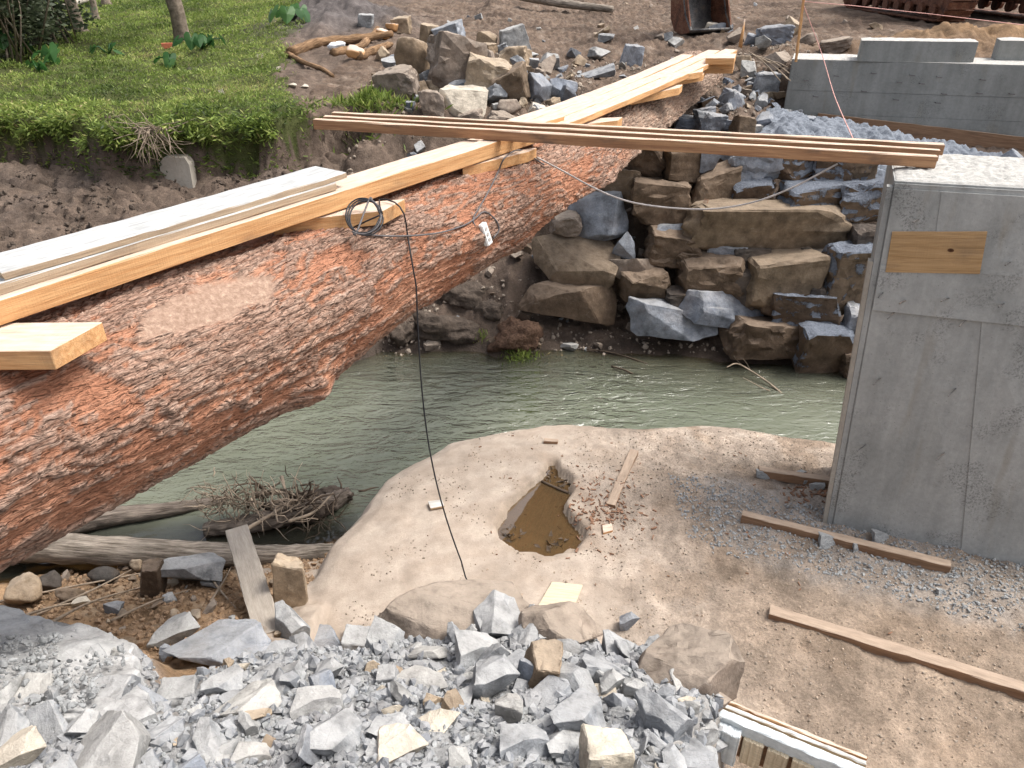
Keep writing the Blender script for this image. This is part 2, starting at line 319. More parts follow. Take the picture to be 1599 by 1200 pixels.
def m_water():
    t = NT('river_water'); nt = t.t
    depth = t.attr('depth')[2]; calm = t.attr('calm')[2]
    w1 = t.noise(t.mapped(t.pos, (1.5, 4.2, 1), (0, 0, -.3)), 1.1, 3, .55, 1.2); w2 = t.noise(t.mapped(t.pos, (4, 9, 1), (0, 0, -.45)), 1.3, 3, .6, .9)
    amp = t.math('SUBTRACT', 1., t.math('MULTIPLY', calm, .95))
    nb = t.bump(t.math('MULTIPLY', t.math('ADD', t.math('MULTIPLY', w1, .7), t.math('MULTIPLY', w2, .38)), amp), .115, .9)
    murk = t.mix(t.ramp(t.noise(t.pos, .55, 4), [(.35, 0.), (.65, 1.)]), (.125, .14, .1), (.17, .182, .136))
    murk = t.mix(t.math('MULTIPLY', t.attr('still')[2], .85), murk, (.035, .036, .03))
    df = t.n('ShaderNodeBsdfDiffuse'); t.put(df.inputs[0], murk)
    tp = t.n('ShaderNodeBsdfTransparent'); tp.inputs[0].default_value = (.72, .62, .42, 1)
    m1 = t.n('ShaderNodeMixShader'); t.put(m1.inputs[0], t.ramp(depth, [(.0, .1), (.08, .4), (.35, .97)])); nt.links.new(tp.outputs[0], m1.inputs[1]); nt.links.new(df.outputs[0], m1.inputs[2])
    gl = t.n('ShaderNodeBsdfGlossy'); gl.inputs['Roughness'].default_value = .05; t.put(gl.inputs['Normal'], nb)
    fr = t.n('ShaderNodeFresnel'); fr.inputs[0].default_value = 1.33; t.put(fr.inputs[1], nb)
    m2 = t.n('ShaderNodeMixShader'); t.put(m2.inputs[0], t.math('MULTIPLY', fr.outputs[0], 2.1, True)); nt.links.new(m1.outputs[0], m2.inputs[1]); nt.links.new(gl.outputs[0], m2.inputs[2])
    nt.links.new(m2.outputs[0], nt.nodes['Material Output'].inputs[0]); nt.nodes.remove(t.b); return t.m
def m_puddle():
    t = NT('puddle_water'); nt = t.t
    tp = t.n('ShaderNodeBsdfTransparent'); tp.inputs[0].default_value = (.62, .47, .28, 1)
    df = t.n('ShaderNodeBsdfDiffuse'); df.inputs[0].default_value = (.17, .115, .06, 1)
    m1 = t.n('ShaderNodeMixShader'); m1.inputs[0].default_value = .4; nt.links.new(tp.outputs[0], m1.inputs[1]); nt.links.new(df.outputs[0], m1.inputs[2])
    gl = t.n('ShaderNodeBsdfGlossy'); gl.inputs['Roughness'].default_value = .02; fr = t.n('ShaderNodeFresnel'); fr.inputs[0].default_value = 1.33
    m2 = t.n('ShaderNodeMixShader'); nt.links.new(t.math('MULTIPLY', fr.outputs[0], 5., True), m2.inputs[0]); nt.links.new(m1.outputs[0], m2.inputs[1]); nt.links.new(gl.outputs[0], m2.inputs[2])
    nt.links.new(m2.outputs[0], nt.nodes['Material Output'].inputs[0]); nt.nodes.remove(t.b); return t.m

GREY = [(0, (.185, .198, .216)), (.35, (.24, .252, .264)), (.7, (.285, .292, .294)), (1, (.335, .325, .30))]
TAN = [(0, (.20, .145, .095)), (.5, (.285, .215, .145)), (1, (.37, .295, .21))]
BROWN = [(0, (.075, .052, .036)), (.5, (.115, .08, .053)), (1, (.16, .118, .08))]
M = dict(
    ground=m_ground(), grey=m_stone('blue_grey_stone', GREY, .12, (.50, .485, .455), .35, .4, dirt=.12),
    bluegrey=m_stone('dark_blue_grey_stone', [(0, (.17, .19, .225)), (1, (.27, .29, .32))], .4, (.38, .36, .32), .3, .5, dirt=.25),
    tan=m_stone('tan_stone', TAN, .15, (.42, .35, .27), .45, .2), brown=m_stone('brown_stone', BROWN, .3, (.26, .2, .15), .45, .3),
    walltan=m_stone('ochre_wall_stone', [(0, (.15, .11, .074)), (1, (.20, .15, .10))], .35, (.25, .20, .15), .4, .3),
    palegrey=m_stone('pale_slab_stone', [(0, (.37, .375, .375)), (1, (.40, .40, .395))], .1, (.42, .41, .39), .3, 0, dirt=.1),
    cream=m_stone('cream_stone', [(0, (.46, .40, .31)), (1, (.56, .5, .41))], .1, (.5, .46, .4), .3, .6, dirt=.25),
    dusty=m_stone('dusty_boulder', [(0, (.17, .135, .108)), (1, (.25, .205, .168))], .25, (.34, .285, .228), .6, .2),
    splat=m_stone('mortar_splashed_stone', BROWN, .25, None, 0, .3, True), dark=m_stone('wet_dark_stone', [(0, (.05, .045, .04)), (1, (.11, .09, .075))], 0, None, 0, .3),
    gravel=m_plain('grey_gravel', (.265, .272, .272), .9, .4, 25, .2), sandstone_bits=m_plain('brown_pebbles', (.3, .25, .2), .9, .35, 25, .2),
    wood=m_wood('fresh_sawn_wood', (.52, .26, .105), (.72, .43, .205), (.58, .465, .375), .95, .35),
    beamwood=m_wood('stained_beam_wood', (.27, .14, .075), (.46, .265, .14), (.58, .45, .345), .9, .85),
    whitewood=m_wood('limewashed_board', (.36, .26, .17), (.48, .37, .26), (.43, .44, .435), .95, .4),
    greywood=m_wood('cement_coated_board', (.40, .27, .15), (.52, .36, .21), (.50, .49, .46), .95, .2),
    oldwood=m_wood('muddy_timber', (.19, .105, .06), (.31, .19, .115), (.38, .30, .23), .8, .5),
    plywood=m_wood('form_plywood', (.36, .22, .10), (.50, .325, .165), None, 0, .4),
    log=m_log(), conc=m_concrete('fresh_grey_concrete', (.245, .25, .24), (.35, .352, .338)), concfar=m_concrete('dark_grey_concrete', (.20, .205, .195), (.275, .28, .268), .35),  # far abutment: a darker grey mix than the near one
    conctop=m_mortar('rough_white_concrete', (.33, .32, .295), (.56, .545, .51), 26, .03), mortar=m_mortar('grey_mortar', (.13, .148, .175), (.25, .272, .305)),
    mortarpale=m_mortar('pale_mortar_crumbs', (.25, .26, .265), (.40, .405, .40)),
    water=m_water(), puddle=m_puddle(), cable=m_plain('black_cable', (.018, .018, .02), .45, .2), cablegrey=m_plain('dusty_cable', (.11, .10, .10), .55, .3), wire=m_plain('pale_wire', (.45, .42, .4), .5, .2),
    plastic=m_plain('white_plastic', (.78, .78, .76), .35, .06, 8, .5), string=m_plain('pink_string', (.60, .33, .29), .8, .15),
    rust=m_rust('rusty_steel', (.055, .028, .02), (.17, .07, .04)), steel=m_rust('worn_dark_steel', (.05, .05, .052), (.13, .125, .12), .5), redpaint=m_rust('faded_orange_paint', (.2, .06, .025), (.36, .13, .05)),
    grass=m_leaf('grass_leaves', [(0, (.04, .065, .018)), (.3, (.115, .165, .034)), (.65, (.235, .315, .068)), (.9, (.41, .43, .14)), (1, (.38, .31, .16))]),
    shrub=m_leaf('grey_green_leaves', [(0, (.035, .05, .026)), (.6, (.10, .125, .068)), (1, (.26, .27, .20))]), taro=m_leaf('broad_green_leaf', [(0, (.03, .095, .025)), (1, (.085, .19, .05))], .4),
    treebark=m_plain('tree_bark', (.19, .155, .12), .95, .5, 14, .1, 0, .02), twig=m_plain('dry_twig', (.30, .24, .18), .9, .35, 14, .1, 0, 0, .25), darktwig=m_plain('dark_root', (.10, .075, .055), .9, .4, 12, .1, 0, .01),
    chip=m_plain('bark_chip', (.20, .115, .075), .9, .4, 16, .1, 0, 0, .35), drift=m_drift('bleached_driftwood', (.11, .09, .07), (.40, .345, .285)), driftdark=m_drift('soaked_driftwood', (.07, .055, .045), (.27, .225, .185)),
    mud=m_plain('dark_mud', (.085, .066, .052), .9, .4, 12, .2, 0, .05), clod=m_plain('crumbly_soil', (.30, .205, .13), .95, .35, 18, .1, 0, .03), brick=m_plain('red_brick', (.42, .13, .07), .85, .2, 14), foil=m_plain('crumpled_white_sheet', (.75, .77, .8), .5, .15, 20),
    cream_board=m_wood('cream_board',(.50,.42,.30),(.58,.50,.37),None,0,.06), cementedge=m_mortar('cement_caked_wood',(.42,.46,.48),(.62,.66,.67),20,.01), chipmud=m_plain('rooty_earth',(.13,.08,.055),.95,.45,26,.1,0,.06), conctan=m_concrete('dirty_concrete',(.27,.24,.2),(.36,.33,.285),.2), rootw=m_drift('brown_root',(.10,.055,.03),(.34,.215,.12)), drift2=m_plain('pale_pole',(.4,.36,.3),.9,.2),
    crumb=m_plain('sandy_crumb', (.40, .315, .24), .95, .3, 25, .1),
    knot=m_plain('dark_knot', (.13, .06, .03), .8, .3, 40),
    oldplank=m_wood('mud_caked_plank',(.22,.165,.115),(.37,.31,.25),(.40,.36,.31),.7,.5),
    oldpost=m_drift('weathered_post', (.17, .13, .095), (.43, .375, .31)), tape=m_plain('blue_scrap', (.17, .22, .31), .8, .25, 12),
)

# ================================================================== GROUND: one sheet (near ledge, river bed, far bank, fields)
WATER = -0.5
LEDGE = [(-1.5, -20), (-1.5, 2.0), (-1.46, 3.5), (-1.436, 3.94), (-1.352, 4.41), (-1.07, 5.13), (-.60, 5.72), (.3, 6.04), (1.17, 5.98), (2.1, 5.97), (2.9, 5.72), (4.5, 5.42), (9, 4.7), (400, 4), (400, -20)]
def heap_plane(x, y): return 2.2 - .52 * y + .05 * x * 0
def on_heap(px, py):
    d = ray(px, py); t = (2.2 - CAM_H) / (d[2] + .52 * d[1]); return (d[0] * t, d[1] * t)
HEAP = [(-6, 2.0)] + [on_heap(*q) for q in [(-60, 935), (40, 950), (150, 975), (205, 1000), (235, 1075), (262, 1085), (300, 1035), (380, 1005), (450, 990), (590, 975), (650, 952), (760, 945), (850, 958), (950, 990), (1050, 995), (1140, 1035), (1135, 1075), (1110, 1120), (1098, 1200)]] + [(.78, .6), (1.2, -1.5), (1.4, -20), (-6, -20)]
POOL = [tuple(Z(px, py, 0))[:2] for px, py in [(773, 822), (778, 806), (797, 781), (827, 754), (850, 734), (855, 719), (870, 717), (876, 735), (896, 750), (895, 774), (884, 792), (899, 809), (913, 828), (911, 851), (892, 867), (856, 872), (806, 860), (778, 844)]]
SHX = [-400, -8, -4, -2.6, -1.6, -.8, 0, .8, 1.87, 2.7, 3.4, 4, 8, 400]; SHY = [4, 5.2, 6.2, 7.2, 8.3, 8.28, 8.1, 8.3, 8.1, 7.95, 7.85, 7.7, 7.2, 5]
LIPX = [-400, -9, -6.6, -5.95, -5.7, -5.3, -5.05, -4.3, -4.07, -3.5, -3.0, -2.62, -2.3, -1.75, -.6, .5, 4]; LIPY = [12, 10.6, 10.0, 10.15, 10.0, 9.75, 9.3, 9.45, 9.6, 9.85, 10.0, 10.7, 10.95, 11.0, 10.9, 10.8, 11]
def shore(x): return np.interp(x, SHX, SHY)
def lip(x): return np.interp(x, LIPX, LIPY)
def grass_edge(y): return np.interp(y, [9, 10.5, 12, 13, 16, 22, 40, 400], [-2.6, -2.75, -3.25, -3.8, -4.4, -5.0, -5.6, -6])
def height(x, y, detail=True):
    x = np.asarray(x, float); y = np.asarray(y, float)
    nz = fbm(x * 1.3, y * 1.3, None, 4, 3); nf = fbm(x * 7, y * 7, None, 3, 9)
    # near side: a rounded ledge of trodden sand over rock
    dl = sdpoly(x, y, LEDGE) + .05 * nz
    hl = np.interp(dl, [-3, -.6, -.28, -.1, -.02, .05, .16, .4, 1.2, 3], [-1.3, -1.0, -.72, -.38, -.16, -.06, -.015, .01, .03, .05]) + .022 * nz * sstep(0, .5, dl) + .007 * nf * sstep(0, .3, dl) * sstep(-.2, .8, x)
    yw = np.interp(x, [-400, -8, -3.6, -2.75, -2, -1.6, -1.2], [4, 4.35, 4.45, 4.58, 4.66, 4.85, 4.9]); k = y - yw
    hb = np.interp(k, [-8, -4, -2.2, -1.6, -1.0, -.35, 0, .4, 1], [2.2, 1.5, .5, .2, -.08, -.36, -.52, -.75, -1.2]) + .07 * nz + .03 * nf
    hb = np.where(x < -1.25, hb, -2); h = np.maximum(hl, hb)
    pd = sdpoly(x, y, POOL) + .022 * nf + .02 * nz; h = h - .085 * sstep(-.012, .028, pd) - .05 * sstep(.05, .3, pd)
    dent = fbm(x * 3.3, y * 3.3, None, 3, 14); h = h - .016 * sstep(.12, .4, dent) * sstep(.2, .9, x) * sstep(.1, .5, dl) + .009 * fbm(x * 14, y * 14, None, 3, 15) * sstep(.0, .6, x) * sstep(.05, .3, dl)
    # the heap of broken stone the photographer stands on
    dh = sdpoly(x, y, HEAP) + .05 * nz
    hp = np.minimum(heap_plane(x, y), 2.25) + .06 * nz + .025 * nf
    h = np.where(dh > -.35, np.maximum(h, h + (hp - .04 - h) * sstep(-.22, .10, dh)), h)
    # far side
    t = y - shore(x) + .12 * nz
    pr = np.interp(t, [-4, -1.6, 0, .3, .8, 1.95, 2.3, 3.2, 5, 9, 16, 40, 400], [-1.2, -.98, -.52, -.42, -.25, 1.42, 1.62, 1.78, 1.95, 2.2, 2.45, 2.7, 6])
    yl = 11.93 - .229 * (x - 4.08); pa = np.interp(t, [-4, -1.6, 0, .3, .8, 1.85, 2.3, 4.0], [-1.2, -.95, -.52, -.42, -.25, 1.02, 1.14, 1.28]); pa = pa + .32 * sstep(6.6, 4.2, x) * sstep(1.8, 3.6, t); pa = pa + (2.2 + .02 * (y - 12) - pa) * sstep(.25, .5, y - yl)
    pr = pr + (pa - pr) * sstep(3.55, 4.35, x)
    pm = np.interp(t, [-4, -1.6, 0, .3, 1.0, 1.7, 2.3, 2.9, 4.2, 9, 16, 40, 400], [-1.2, -.95, -.52, -.33, .18, .62, 1.35, 1.85, 2.15, 2.3, 2.5, 2.7, 6])
    q = y - lip(x) + .10 * nz + .05 * nf
    pl = np.interp(t, [-4, -.6, 0, .35, .9, 2.2, 3.6, 6], [-1.2, -.95, -.52, .75, 1.08, 1.17, 1.3, 1.36])
    gz = 1.9 + .032 * np.maximum(q, 0) + .05 * nz
    cl = sstep(-.13, .07, q); pl = pl + (gz - pl) * cl
    pl = pl + .12 * (1 - cl) * sstep(-.9, -.1, q) * (.4 + .6 * nz)          # soil slumped against the foot of the cut
    ridge = np.abs(fbm(x * .9 + 3, y * 3.4, None, 3, 21)); pl = pl - .09 * (1 - cl) * (1 - sstep(.0, .22, ridge)) * sstep(.6, 1.2, t)
    # the cut swings back beside the boulders
    wl = 1 - sstep(-2.35, -1.7, x + .15 * nz - .1 * (y - 10) * (y > 10)); wr = sstep(-.2, .9, x)
    pfar = pl * wl + (1 - wl) * (pm * (1 - wr) + pr * wr)
    far_rough = (.05 * nz + .055 * nf + .03 * np.abs(fbm(x * 13, y * 15, None, 3, 25))) * sstep(0, .6, t) * (1 - .35 * wl * cl)
    pfar = pfar + far_rough
    # dark heap of spoil at the edge of the grass, ruts towards the digger
    pfar = pfar + .55 * np.exp(-(((x + 4.0) / 1.35) ** 2 + ((y - 19.5) / 1.8) ** 2)) * (1 + .35 * nz)
    pfar = pfar + .4 * np.exp(-(((x - 8.0) / 2.2) ** 2 + ((y - 14.0) / .8) ** 2)) * (1 + .4 * nz)
    return np.where(y > 6.6, pfar, np.where(y > 5.9, np.maximum(h, pfar), np.where((x < -1.6) & (t > -.6) & (y > 4.7), np.maximum(h, pfar), h)))
def G(px, py, ymin=1.0, ymax=40):
    d = ray(px, py); t = np.linspace(ymin / d[1], ymax / d[1], 1600); z = CAM_H + d[2] * t; hh = height(d[0] * t, d[1] * t)
    i = np.argmax(z < hh); 
    if not (z < hh).any(): i = -1
    return Vector((d[0] * t[i], d[1] * t[i], max(z[i], hh[i] - .05)))

def axis_pts(segs):
    out = []
    for a, b, n in segs: out += list(np.linspace(a, b, n, endpoint=False))
    return np.array(out + [segs[-1][1]])
gx = axis_pts([(-400, -60, 8), (-60, -14, 24), (-14, -7, 48), (-7, -3.2, 105), (-3.2, 3.6, 290), (3.6, 8, 110), (8, 15, 48), (15, 60, 24), (60, 400, 8)])
gy = axis_pts([(-20, .8, 16), (.8, 6.0, 225), (6, 13.5, 225), (13.5, 25, 120), (25, 60, 40), (60, 400, 20)])
GX, GY = np.meshgrid(gx, gy); GH = height(GX, GY)
gv = np.stack([GX, GY, GH], -1).reshape(-1, 3); ground_me = mesh_of('ground', gv, grid_faces(len(gy), len(gx)))
def ground_cols():
    x, y, z = gv.T; n = fbm(x * .8, y * .8, None, 4, 31); n2 = fbm(x * 4, y * 4, None, 4, 41)
    c = np.tile(np.array([.42, .345, .28]), (len(x), 1))
    def over(w, col):
        nonlocal c; w = np.clip(w, 0, 1)[:, None]; c = c * (1 - w) + np.array(col) * w
    near = y < 6.3
    over((.5 + n) * .6, (.335, .265, .207)); over(sstep(.1, .5, n2) * .5, (.50, .43, .36))
    over(sstep(1.2, 2.6, x) * sstep(4.4, 3.0, y) * .3, (.34, .235, .145))                                  # warmer trodden soil lower right
    ab = (y - (4.75 - .42 * (x - 1.6)));  over(sstep(.35, .75, (1.4 + .5 * n + .6 * n2) * np.exp(-(((ab + .12) / .62) ** 2)) * sstep(1.1, 2.1, x)) * .85, (.33, .325, .315))   # cement dust by the abutment
    over(sstep(.2, .55, n2 + .3 * n) * sstep(.35, .7, x) * sstep(5.7, 4.8, y) * .45, (.27, .20, .145))
    over(sstep(.15, .5, fbm(x * 2.2, y * 2.2, None, 3, 61)) * sstep(.3, 1., x) * near * .55, (.25, .18, .125))
    over(sstep(.5, 1.6, x + .3 * n) * sstep(5.6, 4.6, y + .2 * n) * near * .55, (.275, .21, .155))
    pd = sdpoly(x, y, POOL); over(sstep(-.09, -.01, pd + .03 * n2) * .75, (.20, .145, .1)); over(sstep(-.03, .03, pd), (.19, .13, .075)); over(sstep(-.35, 0, pd) * sstep(.45, .75, x + .5 * n2) * .75, (.23, .15, .10))
    left = near & (x < -1.47); over(left * 1., (.33, .215, .125)); over(left * sstep(.1, .5, n2) * .6, (.42, .32, .22))
    dh = sdpoly(x, y, HEAP); over(near * sstep(-.12, .05, dh), (.36, .36, .355)); over(near * sstep(-.12, .05, dh) * sstep(.15, .5, n) * .4, (.41, .38, .335))
    far = y >= 6.3; over(far * 1., (.132, .098, .076)); over(far * sstep(.0, .5, n2) * .5, (.165, .125, .096))
    over(far * (x < -2) * sstep(0, .5, n) * .6, (.115, .09, .075))
    top = far * sstep(1.75, 2.0, z) * (x > -3.0); over(top, (.145, .104, .077)); over(top * sstep(.1, .5, n2) * .8, (.205, .16, .125)); over(top * sstep(.1, .4, -n) * .7, (.085, .06, .045))
    q = y - lip(x); ge = x < grass_edge(y) + .3 * n + .3 * n2; over((q > -.02) * far * ge, (.075, .085, .03))
    over(np.exp(-(((x + 4.0) / 1.4) ** 2 + ((y - 19.5) / 1.9) ** 2)) * 1.6, (.12, .105, .10))
    over(np.exp(-(((x - 8.0) / 2.2) ** 2 + ((y - 14.0) / .9) ** 2)), (.25, .16, .09))
    wet = np.clip(sstep(-.36, -.46, z), 0, 1); c *= (1 - .45 * wet)[:, None]
    sm = near * sstep(-.3, .2, -dh) * sstep(1.5, .1, x + .35 * n) * (z > -.35) * (x > -1.6)
    over(sm * .6, (.38, .32, .262)); over(sm * sstep(.0, .45, n2) * .5, (.31, .245, .19)); over(sm * sstep(.1, .5, -n2) * .4, (.47, .40, .33)); set_attr(ground_me, 'smooth', sm)
    grit = np.where(near, (.5 + .5 * sstep(-.1, .05, dh)) * (1 - .8 * sm), .8 * (1 - ge * (q > 0)))
    return c, wet, grit
gc, gw, gg = ground_cols(); set_attr(ground_me, 'col', gc); set_attr(ground_me, 'wet', gw); set_attr(ground_me, 'grit', gg)
add('ground', ground_me, M['ground'], kind='structure')

# ------------------------------------------------------------------ river and rain pool
wx = np.linspace(-14, 14, 300); wy = np.linspace(3.2, 9.6, 100); WX, WY = np.meshgrid(wx, wy)
dep = WATER - height(WX, WY)
river_me = mesh_of('river', np.stack([WX, WY, np.full_like(WX, WATER)], -1).reshape(-1, 3), grid_faces(len(wy), len(wx)))
set_attr(river_me, 'depth', np.clip(dep, 0, 2).ravel())
calm = sstep(5.35, 4.95, WY + .05 * fbm(WX * 3, WY * 3)) * sstep(-1.1, -1.5, WX); calm = np.maximum(calm, .55 * sstep(.22, .05, dep)); calm = np.maximum(calm, .6 * sstep(.6, 2.6, WX))
set_attr(river_me, 'still', (sstep(5.35, 4.95, WY) * sstep(-1.1, -1.5, WX)).ravel()); set_attr(river_me, 'calm', calm.ravel()); add('river', river_me, M['water'], kind='structure')
pc = np.mean(np.array(POOL), 0); pp = [Vector((pc[0] + (a - pc[0]) * 1.15, pc[1] + (b - pc[1]) * 1.15, -.05)) for a, b in POOL]
add('puddle', mesh_of('puddle', pp, [tuple(range(len(pp)))[::-1]]), M['puddle'], kind='structure')

# ================================================================== THE BIG LOG
D1 = np.array([.566, .824, 0]); D2 = np.array([.3906, .9206, 0]); N1 = np.array([.824, -.566, 0]); N2 = np.array([.9206, -.3906, 0]); BEND = np.array([.274, 6.41, 0])
LOGTOP = 2.42
def log_axis(s):
    """s metres from the bend, negative towards the near bank"""
    s = np.asarray(s, float); w = .9; k = np.where(s < -w, 0, np.where(s > w, s, (s + w) ** 2 / (4 * w))); a = s - k
    return BEND + a[..., None] * D1 + k[..., None] * D2
def log_rad(s):
    return np.interp(s, [-9, -3.3, -2.8, -2.2, -1.0, 0, .8, 3.5, 6.6], [.485, .475, .445, .405, .362, .368, .395, .385, .36])
LS = np.concatenate([np.linspace(-8.2, -6.3, 60, endpoint=False), np.linspace(-6.3, 0, 560, endpoint=False), np.linspace(0, 6.45, 330)]); NTH = 240
def build_log():
    TH = np.arange(NTH) / NTH * 2 * np.pi; s, th = np.meshgrid(LS, TH, indexing='ij')
    ax = log_axis(LS); r = log_rad(LS); T = np.gradient(ax, axis=0); T /= np.linalg.norm(T, axis=1)[:, None]; Nn = np.stack([T[:, 1], -T[:, 0], 0 * T[:, 0]], -1)
    rr = r[:, None] * (1 + .035 * fbm(s * .9, np.cos(th) * 1.2, np.sin(th) * 1.2, 3, 5))
    cx, cz = np.cos(th) * rr, np.sin(th) * rr
    # knot on the lower right flank, one more on the far stretch, flare at the far end
    def bumpat(s0, th0, ws, wt, h): return h * np.exp(-((s - s0) / ws) ** 2 - ((np.angle(np.exp(1j * (th - th0)))) / wt) ** 2)
    rr = rr + bumpat(-3.0, -.66, .13, .28, .085) + bumpat(-2.7, -.75, .42, .55, .03) + bumpat(-1.55, .25, .28, .35, .045) + bumpat(.55, -.35, .22, .4, .07) + bumpat(4.6, -.6, .25, .5, .09) + .05 * sstep(5.4, 6.4, s)
    # flaky bark: terraces of long thin scales; where the outer scales are gone the red inner bark shows
    wa = .10 * fbm(s * 1.6, cx * 4, cz * 4, 3, 61)
    h1 = fbm(s * 1.7 + wa * 3, cx * 17 + wa * 26, cz * 17 - wa * 26, 4, 4, .5); h2 = fbm(s * 5 + wa * 5, cx * 48 + wa * 34, cz * 48, 4, 8, .6)
    zone = fbm(s * .8 + 5, cx * 2.6, cz * 2.6, 3, 71)
    t1 = (h1 * .9 + zone * .75 + .28 * h2 + .9) * 3.4; b1 = np.floor(t1); fr = t1 - b1; lev = np.clip((b1 + sstep(.78, .98, fr)), 0, 7)
    t2 = (h2 + 1) * 3; b2 = np.floor(t2); fr2 = t2 - b2; lev2 = b2 + sstep(.7, .98, fr2)
    keep = sstep(1.8, 3.2, lev + .25 * h2); far = sstep(.6, 2.0, s)
    edge = 1 - np.exp(-((fr - .70) / .10) ** 2) * (b1 > 1); edge2 = 1 - np.exp(-((fr2 - .66) / .12) ** 2); idr2 = np.clip(.5 + .5 * h2, 0, 1)
    disp = .0044 * lev + .0016 * lev2 * (.3 + .7 * keep) - .004 * (1 - edge) + .003 * fbm(s * 20, cx * 80, cz * 80, 2, 91) - .012
    disp = disp + far * .014 * fbm(s * 9, cx * 22, cz * 22, 4, 95)
    # adzed flat patch strewn with sawdust
    ps, pt = (s + 3.45) / .42, (np.angle(np.exp(1j * (th - .94)))) / .27
    patch = 1 - sstep(.75, 1.0, np.sqrt(ps ** 2 * (1 + .3 * pt) + pt ** 2) + .22 * fbm(s * 6, cx * 8, cz * 8, 3, 101))
    disp = disp * (1 - patch) - .018 * patch
    rr = rr + disp
    P = ax[:, None, :] + (rr * np.cos(th))[..., None] * Nn[:, None, :]; P[..., 2] = LOGTOP - r[:, None] + rr * np.sin(th)
    V = P.reshape(-1, 3); nv = len(V)
    c0 = P[0].mean(0); c1 = P[-1].mean(0); V = np.vstack([V, c0, c1]); F = grid_faces(len(LS), NTH, True); j = np.arange(NTH); j2 = (j + 1) % NTH; b = (len(LS) - 1) * NTH
    F = [tuple(q) for q in F.tolist()] + [(int(k2), int(k1), nv) for k1, k2 in zip(j, j2)] + [(int(b + k1), int(b + k2), nv + 1) for k1, k2 in zip(j, j2)]
    me = mesh_of('log', V, F)
    e = lambda a: np.concatenate([a.ravel(), [0, 0]])
    set_attr(me, 'bark', e(np.clip(keep * (.6 + .55 * idr2), 0, 1))); set_attr(me, 'crack', e(np.clip((1 - edge) * .75 + (1 - edge2) * .35 * keep, 0, 1) * (1 - patch)))
    set_attr(me, 'patch', e(patch)); set_attr(me, 'grey', e(far))
    lc = np.stack([s, cx, cz], -1).reshape(-1, 3); lc = np.vstack([lc, np.zeros((2, 3))]); a = me.attributes.new('lc', 'FLOAT_VECTOR', 'POINT'); a.data.foreach_set('vector', lc.astype(np.float32).ravel())
    return me
add('log', build_log(), M['log'], label='huge felled tree trunk with red peeling bark spanning the river', cat='log')
def on_log(px, py):
    """point of the trunk's surface on a line of sight"""
    d = ray(px, py); t = np.linspace(1.5, 16, 4000); P = np.array([0, 0, CAM_H]) + t[:, None] * d
    ss = np.linspace(-8, 6.4, 600); ax = log_axis(ss); rd = log_rad(ss)
    for p in P:
        i = np.argmin((ax[:, 0] - p[0]) ** 2 + (ax[:, 1] - p[1]) ** 2)
        if math.hypot(math.hypot(ax[i, 0] - p[0], ax[i, 1] - p[1]), p[2] - (LOGTOP - rd[i])) < rd[i] + .02: return Vector(p)
    return Vector(P[-1])

# ================================================================== SAWN TIMBER
def plank_mesh(L, w, th, n=22, sag=0., jit=.0015, seed=0, twist=0., bev=.004):
    """local x along the board from 0 to L, y across, z from 0 to th"""
    r = np.random.default_rng(seed); xs = np.linspace(0, L, n)
    ring = [(-w/2 + bev, 0), (w/2 - bev, 0), (w/2, bev), (w/2, th - bev), (w/2 - bev, th), (-w/2 + bev, th), (-w/2, th - bev), (-w/2, bev)]
    V = []
    for i, x in enumerate(xs):
        u = x / L; off = np.repeat(r.normal(0, jit, (4, 2)), 2, 0); a = twist * (u - .5); dz = sag * 4 * u * (u - 1) * -1
        for (y, z), o in zip(ring, off):
            yy, zz = y + o[0], z + o[1]; V.append((x + (r.normal(0, .002) if i in (0, n - 1) else 0), yy * math.cos(a) - zz * math.sin(a), yy * math.sin(a) + zz * math.cos(a) + dz))
    F = [tuple(q) for q in grid_faces(n, 8, True).tolist()] + [tuple(range(7, -1, -1)), tuple((n - 1) * 8 + k for k in range(8))]
    F = [q[::-1] for q in F]
    return mesh_of('board', V, F, False)
PK = [0]
def plank(name, A, B, w, th, mat, **k):
    """A, B: ends of the centre line of the underside"""
    A, B = Vector(A), Vector(B); d = B - A; PK[0] += 1
    sag = k.pop('sag', 0); tw = k.pop('twist', 0); me = plank_mesh(d.length, w, th, sag=sag, twist=tw, seed=PK[0])
    o = add(name, me, mat, **k); o.location = A; x = d.normalized(); y = Vector((0, 0, 1)).cross(x).normalized(); z = x.cross(y)
    o.rotation_euler = Matrix((x, y, z)).transposed().to_euler(); return o
def slab(name, corners, th, mat, bev=.003, **k):
    """four top corners, extruded down by th; local x runs along the first edge"""
    c = [Vector(p) for p in corners]; o0 = c[0]; x = (c[1] - c[0]).normalized(); z = x.cross(c[3] - c[0]).normalized()
    if z.z < 0: z = -z
    y = z.cross(x); mt = Matrix((x, y, z)); loc = [mt @ (p - o0) for p in c]
    bm = bmesh.new(); vs = [bm.verts.new((p.x, p.y, 0)) for p in loc]; vb = [bm.verts.new((p.x, p.y, -th)) for p in loc]
    bm.faces.new(vs); bm.faces.new(vb[::-1])
    for i in range(4): bm.faces.new((vs[i], vb[i], vb[(i + 1) % 4], vs[(i + 1) % 4]))
    bmesh.ops.recalc_face_normals(bm, faces=bm.faces); bmesh.ops.bevel(bm, geom=bm.edges[:], offset=bev, segments=1, affect='EDGES')
    me = bpy.data.meshes.new(name); bm.to_mesh(me); bm.free()
    o = add(name, me, mat, **k); o.location = o0; o.rotation_euler = mt.transposed().to_euler(); return o
ZP = 2.485                                             # underside of the walkway planks
def L1(s, lat, z): p = BEND + s * D1 + lat * N1; return Vector((p[0], p[1], z))
def L2(s, lat, z): p = BEND + s * D2 + lat * N2; return Vector((p[0], p[1], z))
